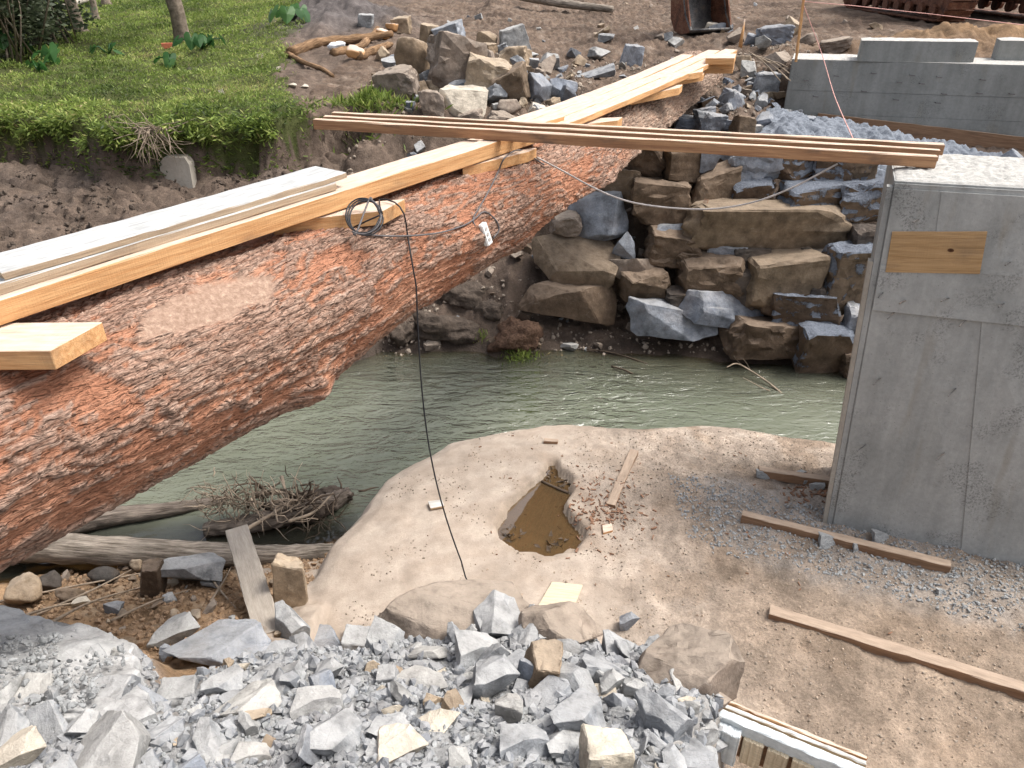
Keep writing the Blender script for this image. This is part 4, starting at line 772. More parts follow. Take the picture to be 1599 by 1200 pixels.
# smaller rubble of the far bank: individual stones
def scatter(n, xr, yr, ok, smin, smax, mats, label, group, kinds=('angular', 'slabby', 'block'), name='loose_stone', sink=.25, pw=2.2, gap=.8, tilt=.35, flatr=(.45, .8)):
    pts = []; tries = 0; rr = np.random.default_rng(n + 5)
    while len(pts) < n and tries < n * 40:
        tries += 1; x, y = rr.uniform(*xr), rr.uniform(*yr)
        if not ok(x, y): continue
        s = smin + (smax - smin) * rr.random() ** pw
        if any((x - a) ** 2 + (y - b) ** 2 < (gap * (s + c)) ** 2 for a, b, c in pts): continue
        pts.append((x, y, s))
    hs_ = height(np.array([p[0] for p in pts]), np.array([p[1] for p in pts]))
    for (x, y, s), z in zip(pts, hs_):
        kd = rr.choice(kinds); mt = rr.choice(mats); fl = rr.uniform(*flatr)
        add(name, lib(str(kd), int(rr.integers(6)), str(mt)), None, loc=(x, y, z + s * fl * (1 - sink) * .8), rot=(rr.normal(0, tilt), rr.normal(0, tilt), rr.uniform(0, 6.28)), scale=(s, s * rr.uniform(.6, .95), s * fl), label=label, cat='stone', group=group)
scatter(110, (-1.6, 3.9), (10.2, 14.5), lambda x, y: y > 9.9 + .35 * abs(x) and not (abs((x - BEND[0]) * N2[0] + (y - BEND[1]) * N2[1]) < .5), .05, .13, ['grey', 'grey', 'grey', 'bluegrey', 'tan', 'dusty'], 'loose grey or tan stone strewn over the crest of the far bank', 'loose stones on the far bank')
scatter(45, (-2.2, .9), (11.0, 14.3), lambda x, y: x < .9 - .1 * (y - 11), .09, .23, ['tan', 'dusty', 'dusty', 'grey', 'bluegrey'], 'medium stone filling the heap around the largest far boulders', 'stones filling the far boulder heap', kinds=('boulder', 'block', 'angular'), pw=1.6)
scatter(50, (2.2, 4.3), (9.4, 12.6), lambda x, y: True, .06, .2, ['bluegrey', 'grey', 'bluegrey', 'splat'], 'grey stone strewn between the log and the far abutment', 'stones between log and far abutment')
scatter(75, (-1.3, 1.7), (8.3, 10.2), lambda x, y: True, .03, .13, ['dusty', 'grey', 'brown', 'dusty'], 'small stone stuck in the muddy slope below the log', 'stones in the muddy slope', pw=2.8)
scatter(30, (4.3, 9.5), (9.3, 11.2), lambda x, y: y < f_l.y - (x - f_l.x) * .2 - .5, .1, .28, ['splat', 'bluegrey', 'splat'], 'mortar splashed stone at the foot of the far abutment', 'stones at the foot of the far abutment')
scatter(45, (-3, 9), (14.5, 24), lambda x, y: x > -2.2 + .1 * (y - 14), .05, .16, ['dusty', 'grey', 'tan'], 'small stone on the brown soil beyond the far bank', 'stones on the brown soil', pw=3)
# sprayed mortar crust between the upper wall stones and the far abutment
def lumpy_sheet(name, pts, nx, ny, amp, mat, lift=.05, **k):
    a, b, c_, d = [np.array(p) for p in pts]; U, W = np.meshgrid(np.linspace(0, 1, nx), np.linspace(0, 1, ny)); XY = (a * (1 - U[..., None]) + b * U[..., None]) * (1 - W[..., None]) + (d * (1 - U[..., None]) + c_ * U[..., None]) * W[..., None]
    x, y = XY[..., 0], XY[..., 1]; ed = np.clip(np.minimum(np.minimum(U, 1 - U), np.minimum(W, 1 - W)) * 5, 0, 1); m = fbm(x * 2.3, y * 2.3, None, 4, 77)
    z = height(x, y) - .12 + ed * (lift + .12 + amp * (m + .9 * np.abs(fbm(x * 5, y * 5, None, 5, 78))))
    return add(name, mesh_of(name, np.stack([x, y, z], -1).reshape(-1, 3), grid_faces(ny, nx)), M[mat], **k)
lumpy_sheet('mortar_crust', [(2.55, 9.75), (6.4, 8.7), (7.4, 11.1), (3.5, 11.7)], 190, 150, .055, 'mortar', .15, label='blue-grey mortar sprayed over rubble below the far abutment', cat='mortar')

# ------------------------------------------------------------------ foreground heap: the stones one can tell apart
FORE = [(282, 985, 68, 54, 'angular', 'grey', 'pale angular stone on the brown soil left of the blue slab'), (345, 1002, 150, 62, 'slabby', 'bluegrey', 'long blue-grey slab tilted at the near edge of the rubble'), (455, 969, 54, 60, 'angular', 'grey', 'blue-grey stone right of the weathered post'), (602, 987, 30, 40, 'angular', 'grey', 'upright pointed stone before the dark boulder'), (352, 1060, 52, 54, 'angular', 'grey', None), (281, 1086, 72, 48, 'block', 'grey', None), (390, 1092, 92, 46, 'slabby', 'grey', None), (330, 1163, 70, 44, 'angular', 'grey', None), (497, 1097, 66, 54, 'angular', 'grey', None), (520, 1142, 80, 66, 'angular', 'grey', 'large wedge of grey stone in the middle of the rubble'),
    (627, 1166, 74, 50, 'angular', 'cream', 'cream flat stone in the rubble near the bottom edge'), (258, 1140, 54, 38, 'slabby', 'grey', None), (387, 1128, 32, 28, 'angular', 'grey', None), (394, 1182, 52, 42, 'angular', 'grey', None), (506, 1176, 20, 36, 'round', 'grey', None), (516, 1048, 42, 48, 'angular', 'grey', None), (606, 1055, 32, 34, 'block', 'grey', None), (628, 1084, 36, 42, 'angular', 'grey', None), (684, 969, 36, 34, 'angular', 'grey', 'small pale stone on the dark boulder'), (452, 1058, 30, 46, 'angular', 'grey', None), (500, 996, 80, 36, 'slabby', 'bluegrey', 'thin blue slab at the edge of the rubble above the sand'), (556, 998, 44, 32, 'block', 'grey', None),
    (782, 963, 88, 72, 'slabby', 'grey', 'big flat grey slab leaning on the dark boulder'), (748, 1014, 74, 50, 'angular', 'grey', 'white-edged stone below the flat grey slab'), (842, 1037, 58, 100, 'block', 'tan', 'tall upright grey-tan stone in the middle of the rubble'), (773, 1058, 66, 80, 'angular', 'grey', 'large leaning stone left of the tall upright one'), (795, 1102, 42, 56, 'angular', 'grey', None), (712, 992, 32, 38, 'angular', 'grey', None), (879, 1060, 28, 42, 'round', 'grey', 'oval pale stone right of the tall upright one'), (900, 1108, 82, 76, 'angular', 'grey', 'big dusty angular stone right of the middle of the rubble'), (958, 1066, 38, 50, 'angular', 'grey', None), (988, 1073, 32, 50, 'angular', 'grey', None),
    (1040, 1116, 72, 80, 'angular', 'grey', 'big flat-faced stone near the right end of the rubble'), (821, 1161, 72, 56, 'angular', 'grey', 'dark-sided stone near the bottom edge of the rubble'), (882, 1157, 64, 50, 'angular', 'grey', None), (948, 1180, 80, 86, 'block', 'cream', 'large pale stone cut by the bottom edge, right of the middle'), (888, 1184, 40, 26, 'angular', 'grey', None), (1068, 1062, 38, 30, 'block', 'grey', None), (970, 1010, 50, 42, 'slabby', 'grey', None), (927, 1033, 40, 38, 'slabby', 'grey', None), (965, 1038, 50, 22, 'slabby', 'bluegrey', None), (1076, 1188, 70, 58, 'angular', 'grey', None), (1026, 1158, 34, 26, 'angular', 'grey', None), (1098, 1140, 50, 44, 'angular', 'grey', None), (1092, 1192, 46, 50, 'block', 'grey', None), (1122, 1098, 40, 34, 'angular', 'dusty', None), (899, 988, 22, 18, 'angular', 'grey', None),
    (42, 1092, 96, 62, 'slabby', 'grey', 'flat grey stone at the left picture edge on the big slab'), (166, 1088, 74, 50, 'block', 'grey', None), (168, 1168, 136, 90, 'slabby', 'grey', 'largest pale flat stone at the bottom left corner'), (40, 1172, 76, 72, 'angular', 'cream', 'cream stone in the bottom left corner'), (104, 1050, 48, 36, 'angular', 'grey', None), (130, 1130, 50, 40, 'slabby', 'grey', None), (90, 1120, 40, 40, 'slabby', 'bluegrey', None)]
for j, (px, py, w, h, kd, mt, lb) in enumerate(FORE):
    stone_at(px, py, w, h, kd, mt, name='rubble_stone', i=j % 5, rot=R.uniform(-.25, .25), dep=.75, lift=.3, back=.1, squash=.66, label=lb or near_label(px, py, w, LM_FORE, {'slabby': 'flat grey stone', 'block': 'blocky grey stone'}.get(kd, 'angular grey stone')), cat='stone', group='stones of the foreground rubble')
def big(name, px, py, w, h, seed, mat, label, z=None, dep=1., rot=(0, 0, 0), sub=5, **kw):
    p = G(px, py + h * .3); dp = depth_of(p); hw = w / 2 * dp / FPX; hh = h / 2 * dp / FPX * 1.15
    me = cut_rock(name, seed, **({'planes': 14, 'cuts': 4, 'rough': .028, 'bev': .05, 'dmin': .62} | kw)); return add(name, me, M[mat], loc=Y(px, py, p.y + .08), rot=rot, scale=(hw, hw * dep, hh), label=label, cat='boulder')
big('boulder', 705, 966, 250, 84, 506, 'dusty', 'long grey-brown boulder at the rim of the rubble above the sand', dep=.55)
big('boulder', 878, 985, 140, 62, 511, 'dusty', 'low brown boulder below the white board', dep=.7)
big('boulder', 1070, 1040, 185, 84, 523, 'dusty', 'big pale boulder with a pointed right end at the rim of the rubble', dep=.8, flat=.5)
SLABP = [Z(px, py, heap_plane(*on_heap(px, py)) + .05) for px, py in [(-90, 938), (20, 946), (70, 968), (150, 976), (208, 1003), (214, 1050), (238, 1108), (196, 1128), (120, 1118), (40, 1140), (-90, 1135)]]
def rock_slab(name, pts, th, mat, **k):
    P = np.array([list(p) for p in pts]); c = P.mean(0); n = len(P); rings = []; m = 26; ang = []
    # resample the outline, then rings from the middle outwards and down the side
    O = np.vstack([np.linspace(P[i], P[(i + 1) % n], 14, endpoint=False) for i in range(n)]); O = O + .02 * np.stack([fbm(O[:, 0] * 9, O[:, 1] * 9, None, 3, 1), fbm(O[:, 0] * 9, O[:, 1] * 9, None, 3, 2), 0 * O[:, 0]], -1)
    for f in np.linspace(.02, .985, m): q = c + (O - c) * f; q[:, 2] += .022 * fbm(q[:, 0] * 5, q[:, 1] * 5, None, 4, 6) - .012 * (f > .96); rings.append(q)
    for dz, f in ((.03, 1.0), (th * .5, 1.01), (th, .97)): q = c + (O - c) * f; q[:, 2] -= dz; q[:, :2] += .012 * np.stack([fbm(q[:, 0] * 8, q[:, 1] * 8, q[:, 2] * 9, 3, 7), fbm(q[:, 0] * 8, q[:, 1] * 8, q[:, 2] * 9, 3, 8)], -1); rings.append(q)
    return add(name, mesh_of(name, np.vstack(rings), grid_faces(len(rings), len(O), True)), M[mat], **k)
s_ = rock_slab('boulder', SLABP, .5, 'palegrey', label='huge pale slab strewn with gravel at the left picture edge', cat='boulder'); s_.data.set_sharp_from_angle(angle=math.radians(30))
hsel = lambda x, y: (sdpoly(np.array([x]), np.array([y]), HEAP)[0] > .03) and abs(x) < .35 + .72 * (y * cP + 1.2)
scatter(300, (-2.2, 1.2), (.95, 2.9), hsel, .024, .12, ['grey'] * 9 + ['bluegrey', 'cream', 'tan'], 'small angular blue-grey stone among the foreground rubble', 'small stones of the foreground rubble', kinds=('angular', 'angular', 'slabby', 'slabby', 'slabby'), pw=2.2, gap=.38, sink=.35, name='rubble_stone', tilt=.5, flatr=(.18, .45))
# stones by the backwater at lower left
for px, py, w, h, kd, mt, lb in [(302, 890, 90, 58, 'angular', 'grey', 'pale blue-grey stone beside the driftwood log'), (235, 905, 38, 60, 'block', 'brown', 'upright brown stone left of the pale one by the driftwood'), (329, 913, 26, 16, 'angular', 'grey', 'small pale chip below the blue-grey stone by the driftwood'), (454, 908, 50, 88, 'block', 'tan', 'tall tan stone wedged between post and sandy ledge'), (33, 924, 62, 48, 'round', 'tan', 'olive-tan round stone at the left edge by the backwater'), (75, 911, 38, 32, 'round', 'dark', 'dark wet stone right of the olive-tan one'), (160, 902, 50, 28, 'round', 'dark', 'dark wet stone half under the driftwood log'), (180, 950, 30, 22, 'angular', 'grey', 'flat grey stone on the brown soil'), (130, 942, 26, 18, 'angular', 'cream', None), (20, 890, 40, 26, 'round', 'dark', None), (110, 930, 44, 26, 'round', 'brown', None), (265, 1020, 24, 24, 'angular', 'bluegrey', None), (215, 885, 24, 26, 'round', 'tan', None), (983, 973, 30, 28, 'angular', 'bluegrey', 'dark blue-grey stone lying alone on the sand near the white board'), (441, 990, 22, 14, 'angular', 'tan', 'small tan stone at the foot of the post')]:
    stone_at(px, py, w, h, kd, mt, name='loose_stone', rot=R.uniform(-.15, .15), dep=.8, label=lb or 'small stone on the muddy strip by the backwater', cat='stone', group='stones by the backwater')
scatter(60, (-3.6, -1.5), (3.0, 4.6), lambda x, y: sdpoly(np.array([x]), np.array([y]), HEAP)[0] < -.1, .015, .06, ['tan', 'dusty', 'brown', 'grey'], 'small clod or pebble on the brown soil at lower left', 'pebbles at lower left', kinds=('round', 'angular'), name='pebble')
# crumbs of mortar along the foot of the near abutment
for px, py, w, h in [(1296, 846, 34, 26), (1340, 853, 18, 14), (1205, 741, 46, 14), (1250, 742, 20, 14), (1375, 838, 26, 22), (1275, 760, 22, 14), (1262, 752, 16, 12), (1470, 925, 16, 14), (1418, 868, 18, 12)]:
    stone_at(px, py, w, h, 'angular', 'mortarpale', name='mortar_lump', label='crumbly lump of pale mortar on the sand by the near abutment', cat='mortar', group='mortar lumps by the near abutment')

# gravel: too small to count
def swarm(name, n, xr, yr, ok, smin, smax, mat, seed, base=1, pw=2., lift=.3, zf=None, **k):
    r = np.random.default_rng(seed); x = r.uniform(*xr, n * 3); y = r.uniform(*yr, n * 3); m = ok(x, y); x, y = x[m][:n], y[m][:n]; n = len(x); s = smin + (smax - smin) * r.random(n) ** pw; z = (height(x, y) if zf is None else zf(x, y)) + s * lift
    v0, f0 = ICO[base]; nv = len(v0); q = r.normal(size=(n, 4)); q /= np.linalg.norm(q, axis=1)[:, None]; w, a, b, c = q.T
    Rm = np.stack([1 - 2 * (b * b + c * c), 2 * (a * b - c * w), 2 * (a * c + b * w), 2 * (a * b + c * w), 1 - 2 * (a * a + c * c), 2 * (b * c - a * w), 2 * (a * c - b * w), 2 * (b * c + a * w), 1 - 2 * (a * a + b * b)], -1).reshape(n, 3, 3)
    V = v0[None] * (1 + r.normal(0, .22, (n, nv, 1))) * (s[:, None] * r.uniform(.45, 1.1, (n, 3)))[:, None, :]; V = np.einsum('nij,nkj->nki', Rm, V) + np.stack([x, y, z], -1)[:, None, :]
    F = (f0[None] + (np.arange(n) * nv)[:, None, None]).reshape(-1, 3); return add(name, mesh_of(name, V.reshape(-1, 3), F, False), M[mat], kind='stuff', **k)
swarm('gravel', 10000, (-2.3, 1.3), (.9, 3.0), lambda x, y: sdpoly(x, y, HEAP) > -.06, .004, .02, 'gravel', 3, label='fine grey gravel between the stones of the foreground rubble', cat='gravel')
swarm('rubble', 5200, (-2.3, 1.25), (.9, 3.0), lambda x, y: sdpoly(x, y, HEAP) > -.03, .012, .042, 'grey', 33, label='broken stone chips filling the foreground rubble', cat='rubble', lift=.2)
swarm('gravel', 1500, (-2.6, -.9), (1.0, 2.6), lambda x, y: (sdpoly(x, y, [(p.x, p.y) for p in SLABP]) > .03) & (fbm(x * 3, y * 3, None, 3, 6) > -.15), .004, .022, 'gravel', 34, label='gravel strewn over the pale slab at the left picture edge', cat='gravel', zf=lambda x, y: heap_plane(x, y) + .05 + .01)
swarm('gravel', 5000, (1.3, 4), (3.0, 5.6), lambda x, y: (np.abs(y - (4.72 - .42 * (x - 1.6)) + .15) + .35 * np.abs(fbm(x * 3, y * 3, None, 3, 8)) < .5), .004, .016, 'mortarpale', 4, label='crumbled pale mortar gravel on the sand below the near abutment', cat='gravel')
swarm('gravel', 4500, (-1.3, 4), (2.6, 5.8), lambda x, y: (sdpoly(x, y, LEDGE) > .1) & (sdpoly(x, y, HEAP) < 0) & (sdpoly(x, y, POOL) < -.05) & (fbm(x * 1.5, y * 1.5, None, 3, 12) > -.1 + .3 * (x < .6)), .003, .011, 'sandstone_bits', 5, label='brown grit sprinkled over the trodden sand', cat='gravel')
swarm('gravel', 7000, (-.6, 4.2), (2.4, 5.7), lambda x, y: (sdpoly(x, y, LEDGE) > .1) & (sdpoly(x, y, HEAP) < 0) & (sdpoly(x, y, POOL) < -.03) & (fbm(x * 2.5, y * 2.5, None, 3, 13) + .35 * x > .1), .003, .009, 'crumb', 15, label='crumbs of dry sand and soil on the trodden ground', cat='gravel', pw=3.)
swarm('gravel', 5000, (-2.2, 5), (8.2, 14.5), lambda x, y: fbm(x, y, None, 3, 19) > -.25, .008, .04, 'sandstone_bits', 6, label='brown grit and crumbs of earth on the far bank', cat='gravel', pw=2.5)
swarm('gravel', 3000, (-6.5, -1.2), (6.2, 10.2), lambda x, y: fbm(x * 2, y * 2, None, 3, 20) > 0, .008, .035, 'mud', 7, label='dark clods on the eroded river bank', cat='soil')
swarm('gravel', 3000, (-3.6, -1.45), (2.9, 4.6), lambda x, y: sdpoly(x, y, HEAP) < -.05, .006, .03, 'clod', 8, label='crumbly orange-brown soil at lower left', cat='soil')

# ================================================================== TIMBER AND BOARDS ON THE SAND
def ground_timber(a, b, w, th, mat, label, z0=0., z1=None, sink=.015, **k):
    A, B = Z(*a, z0), Z(*b, z0 if z1 is None else z1); A.z -= sink; B.z -= sink
    return plank('timber', A, B, w, th, M[mat], label=label, cat='timber', **k)
ground_timber((1200, 963), (1680, 1112), .085, .085, 'oldwood', 'long squared timber lying on the sand at lower right', .02)
ground_timber((1157, 812), (1480, 892), .07, .085, 'oldwood', 'squared timber half buried in mortar along the foot of the near abutment', .02)
ground_timber((1183, 741), (1345, 765), .07, .08, 'oldwood', 'short timber running behind the corner of the near abutment', .02)
ground_timber((953, 792), (990, 706), .075, .04, 'oldwood', 'flat sandy board lying on the ledge right of the rain pool', .02)
slab('plywood_offcut', [Z(862, 908, .055), Z(910, 913, .055), Z(893, 957, .055), Z(838, 949, .055)], .018, M['cream_board'], label='cream square board lying on the sand behind the rubble', cat='board')
slab('plywood_offcut', [Z(800, 925, .035), Z(850, 930, .035), Z(838, 952, .035), Z(795, 945, .035)], .012, M['oldwood'], label='brown scrap of board half under the cream board', cat='board')
slab('wood_offcut', [Z(940, 820, .05), Z(955, 817, .05), Z(957, 828, .05), Z(942, 832, .05)], .04, M['wood'], label='small sawn wood block beside the rain pool', cat='wood block')
slab('wood_offcut', [Z(850, 684, .05), Z(872, 686, .05), Z(871, 690, .05), Z(849, 689, .05)], .03, M['oldwood'], label='little dark offcut on the ledge near the water', cat='wood block')
slab('wood_offcut', [Z(668, 783, .05), Z(690, 780, .05), Z(694, 790, .05), Z(672, 794, .05)], .02, M['greywood'], label='greyish chip of wood on the ledge left of the hanging cable', cat='wood block')
# formwork ladder in the lower right corner, caked with mortar
fw = empty('formwork_panel', Z(1140, 1150, .7), label='timber formwork panel with mortar caked edge at the bottom edge', cat='formwork')
fo = Vector(fw.location); A = Z(1108, 1122, .82); B = Z(1345, 1222, .82); dd = (B - A).normalized(); sd = Vector((0, 0, 1)).cross(dd).normalized()
for nm, off, w, th, zz, mt in [('rail', 0, .045, .07, 0, 'cementedge'), ('rail', .05, .02, .065, .0, 'greywood'), ('rail', .073, .016, .07, .0, 'wood')]:
    q = plank(nm, A + sd * off + Vector((0, 0, zz)), B + sd * off + Vector((0, 0, zz)), w, th, M[mt]); q.parent = fw; q.location = Vector(q.location) - fo
nrm = -sd
for i in range(7):
    a = A + dd * (.16 + .105 * i) - sd * .03; q = plank('slat', a + Vector((0, 0, -.15)), a + dd * .085 + Vector((0, 0, -.15)), .022, .16, M['cream_board']); q.parent = fw; q.location = Vector(q.location) - fo
q = plank('end_block', A + dd * .03 - sd * .045 + Vector((0, 0, -.16)), A + dd * .145 - sd * .045 + Vector((0, 0, -.16)), .05, .2, M['cementedge']); q.parent = fw; q.location = Vector(q.location) - fo
q = plank('back_board', A + dd * .15 + sd * .0 + Vector((0, 0, -.16)), B + sd * .0 + Vector((0, 0, -.16)), .02, .14, M['oldwood']); q.parent = fw; q.location = Vector(q.location) - fo

# ================================================================== CABLES
def gp(px, py, z): return Z(px, py, z)
def lp(px, py, off=.012):
    p = on_log(px, py); d = Vector(ray(px, py)).normalized(); return p - d * off
coil = []
for k in range(66):                                                       # turns of cable slung over the packing timber
    t = k / 22 * 2 * math.pi; px = 566 + 26 * math.cos(t) + 3 * (k // 22); py = 337 + 27 * math.sin(t) + 2 * (k // 22); coil.append(Z(px, py, 2.50 - .0025 * (py - 330)))
blk = [Z(549, 357, 2.41)] + coil + [Z(592, 312, 2.492), Z(616, 316, 2.492), Z(631, 335, 2.44)]
dropbase = G(738, 922); dr = [lp(636, 365), lp(641, 395, .02), lp(646, 425, .03), lp(650, 448, .05)]
hang_top = dr[-1]; hang = [hang_top.lerp(dropbase, t) + Vector((-.10 * math.sin(math.pi * t), 0, -.10 * math.sin(math.pi * t))) for t in np.linspace(.05, 1, 9)]
tube('power_cable', smooth_path(blk + dr + hang + [dropbase + Vector((.25, -.15, .02)), dropbase + Vector((.5, -.3, .02))], 200), .0052, 7, mat=M['cable'], label='black cable coiled over a packing timber and hanging down to the ledge', cat='cable')
coil2 = [Z(566 + 29 * math.cos(t), 338 + 28 * math.sin(t), 2.5 - .0025 * (28 * math.sin(t) + 8)) for t in np.linspace(-1.2, 2.1, 18)]
run = coil2[::-1][:2] + coil2 + [lp(*q) for q in [(575, 367), (610, 369), (650, 368), (690, 363), (725, 352), (741, 342), (757, 331), (775, 345), (779, 360), (770, 372)]]
run2 = [lp(*q) for q in [(762, 372), (745, 358), (739, 342), (750, 322), (765, 295), (778, 268)]] + [Z(788, 247, 2.5), Z(806, 235, 2.495), Z(822, 238, 2.45)] + [lp(832, 246), lp(850, 258)]
tube('extension_cord', smooth_path(run, 120), .006, 6, mat=M['cablegrey'], label='grey cord lying along the log to the white socket strip', cat='cable')
tube('extension_cord', smooth_path(run2, 90), .006, 6, mat=M['cablegrey'], label='grey cord rising from the white socket strip over a packing timber', cat='cable')
p0 = lp(838, 246); p1 = Y(1308, 256, 5.3); sag = [p0.lerp(p1, t) for t in np.linspace(0, 1, 24)]
want = [(838, 246), (880, 268), (920, 290), (960, 308), (1000, 319), (1060, 326), (1120, 326), (1180, 315), (1240, 292), (1308, 256)]; ys = np.linspace(p0.y, 5.05, len(want))
tube('extension_cord', smooth_path([p0] + [Y(q[0], q[1], yy) for q, yy in zip(want[1:], ys[1:])], 120), .0065, 6, mat=M['wire'], label='pale cord sagging from the log across to the crossing beams', cat='cable')
# socket strip
sp = lp(758, 366, .03); st = empty('socket_strip', sp, label='white plastic socket strip hanging on the flank of the log', cat='socket strip')
_s = np.linspace(-8, 6, 1400); _a = log_axis(_s); _i = np.argmin((_a[:, 0] - sp.x) ** 2 + (_a[:, 1] - sp.y) ** 2); _n = (sp - Vector((_a[_i, 0], _a[_i, 1], LOGTOP - log_rad(_s[_i])))).normalized()
_x = Vector((.75, -.35, -.45)); _x = (_x - _n * _x.dot(_n)).normalized(); _y = _n.cross(_x); st.rotation_euler = Matrix((_x, _y, _n)).transposed().to_euler()
bm = bmesh.new(); bmesh.ops.create_cube(bm, size=1); bmesh.ops.scale(bm, vec=(.16, .062, .04), verts=bm.verts); bmesh.ops.bevel(bm, geom=bm.edges[:], offset=.006, segments=2, affect='EDGES'); me = bpy.data.meshes.new('housing'); bm.to_mesh(me); bm.free(); add('housing', me, M['plastic'], parent=st)
for i in range(3):
    V, F = tube_arr([(-.04 + .04 * i, 0, .019), (-.04 + .04 * i, 0, .0235)], .013, 12); add('socket', mesh_of('socket', V, F, False), M['wire'], parent=st)

# ================================================================== SURVEY STAKE AND STRING LINES
sa, sb = G(1242, 96, 8, 12.0), None; sa = Y(1241, 97, 11.75); sb = Y(1258, -40, 11.75)
stake = plank('survey_stake', sa, sb, .035, .03, M['wood'], label='thin upright wooden stake at the left end of the far abutment', cat='stake')
t0 = sa.lerp(sb, .70)
tube('string_line', smooth_path([t0, Y(1283, 84, 11.6), Y(1303, 150, 10.2), Y(1336, 226, 6.2), Y(1340, 234, 5.3)], 40), .0055, 5, mat=M['string'], label='pink string running from the stake down to the crossing beams', cat='string')
tube('string_line', [t0, Y(1330, 9, 12.5), Y(1450, 22, 13), Y(1620, 42, 13.5)], .005, 5, mat=M['string'], label='thin string stretched to the right in front of the digger track', cat='string')
for k in range(7):
    a = Y(1168 + 4 * k, 80 + 3 * k, 11.9); b = Y(1225 + R.uniform(-12, 12), 112 + R.uniform(-8, 18), 11.3)
    tube('dry_stalk', smooth_path([a, a.lerp(b, .5) + Vector((0, 0, .04)), b], 8), .008, 4, mat=M['twig'], label='thin dry stalk lying between the log end and the far abutment', cat='stalk', group='dry stalks by the far abutment')
tube('wood_splinter', [G(1156, 75, 9, 16), Y(1163, 30, G(1156, 75, 9, 16).y)], [.04, .012], 5, mat=M['wood'], label='pointed wooden splinter standing at the far end of the log', cat='splinter')

# ================================================================== DRIFTWOOD IN THE BACKWATER
def trunk(name, P, rad, n=22, m=60, mat='drift', lump=.12, seed=1, **k):
    P = smooth_path(P, m); rd = np.interp(np.linspace(0, 1, len(P)), np.linspace(0, 1, len(rad)), rad); V, F = tube_arr(P, rd, n, lump, seed); me = mesh_of(name, V, F)
    a = np.arange(n) / n * 2 * np.pi; s = np.linspace(0, np.linalg.norm(P[-1] - P[0]), len(P)); lc = np.stack([np.repeat(s, n), np.tile(np.cos(a), len(P)) * rad[0], np.tile(np.sin(a), len(P)) * rad[0]], -1); lc = np.vstack([lc, lc[:1], lc[-1:]])
    at = me.attributes.new('lc', 'FLOAT_VECTOR', 'POINT'); at.data.foreach_set('vector', lc.astype(np.float32).ravel()); return add(name, me, M[mat], **k)
trunk('driftwood_log', [Z(-60, 852, -.33), Z(100, 857, -.34), Z(300, 866, -.38), Z(430, 868, -.40), Z(520, 862, -.42)], [.115, .12, .105, .085, .07], label='bleached driftwood log lying in the backwater, thick end left', cat='driftwood')
trunk('driftwood_log', [Z(60, 832, -.42), Z(170, 808, -.43), Z(260, 797, -.45), Z(350, 782, -.50)], [.09, .085, .065, .04], mat='driftdark', seed=5, label='darker half-sunk driftwood log behind the bleached one', cat='driftwood')
trunk('driftwood_log', [Z(320, 828, -.44), Z(420, 812, -.40), Z(500, 790, -.40), Z(545, 772, -.44)], [.06, .085, .09, .06], mat='driftdark', lump=.3, seed=9, label='black soaked log under the tangled roots', cat='driftwood')
plank('weathered_post', G(425, 985) + Vector((0, -.05, -.04)), Z(372, 836, -.06), .165, .07, M['oldplank'], label='weathered square post leaning over the driftwood log', cat='post')
# tangle of roots and twigs
rw = empty('root_tangle', Z(420, 800, -.45), label='tangle of grey roots and twigs caught behind the driftwood log', cat='driftwood'); ro = Vector(rw.location); rr = np.random.default_rng(4)
me = rock_mesh('root_crown', 77, sub=4, planes=14, sharp=.09, rough=.35); add('root_crown', me, M['mud'], parent=rw, loc=Z(470, 792, -.40) - ro, scale=(.33, .16, .13))
me = rock_mesh('root_crown', 78, sub=4, planes=14, sharp=.09, rough=.35); add('root_crown', me, M['mud'], parent=rw, loc=Z(525, 772, -.42) - ro, scale=(.16, .1, .07))
def twigs(n, c, spread, ln, r0, mat, seed, par=None, org=None, up=.3, flat=1., name='twig'):
    g = np.random.default_rng(seed); mb = MB()
    for _ in range(n):
        p = np.array(c) + g.normal(0, 1, 3) * np.array(spread); d = g.normal(0, 1, 3); d[2] = d[2] * flat + up; d /= np.linalg.norm(d); L = ln * g.uniform(.4, 1.3); P = [p]
        for k in range(4): d = d + g.normal(0, .32, 3); d /= np.linalg.norm(d); P.append(P[-1] + d * L / 4)
        r = r0 * g.uniform(.5, 1.5); mb.tube(np.array(P) - (np.array(org) if org is not None else 0), [r, r, r * .8, r * .6, r * .3], 4)
    return mb.build(name, True, mat=M[mat], parent=par, kind='stuff')
twigs(150, Z(365, 785, -.25), (.17, .08, .07), .22, .0045, 'twig', 2, rw, ro, .5); twigs(90, Z(430, 790, -.28), (.2, .08, .05), .25, .006, 'twig', 3, rw, ro, .25); twigs(45, Z(450, 775, -.25), (.22, .07, .05), .3, .009, 'darktwig', 5, rw, ro, .25); twigs(25, Z(505, 815, -.43), (.1, .06, .02), .22, .004, 'darktwig', 6, rw, ro, 0, .3)
for P, r in [([(440, 745), (446, 770), (455, 800)], .016), ([(405, 772), (440, 770), (475, 778)], .022), ([(380, 830), (430, 800), (480, 770)], .018), ([(450, 815), (490, 800), (520, 770)], .016)]:
    V, F = tube_arr(smooth_path([Z(px, py, -.27) - ro for px, py in P], 16), np.linspace(r, r * .5, 17), 7, .25, 3); add('root', mesh_of('root', V, F), M['twig'], parent=rw)
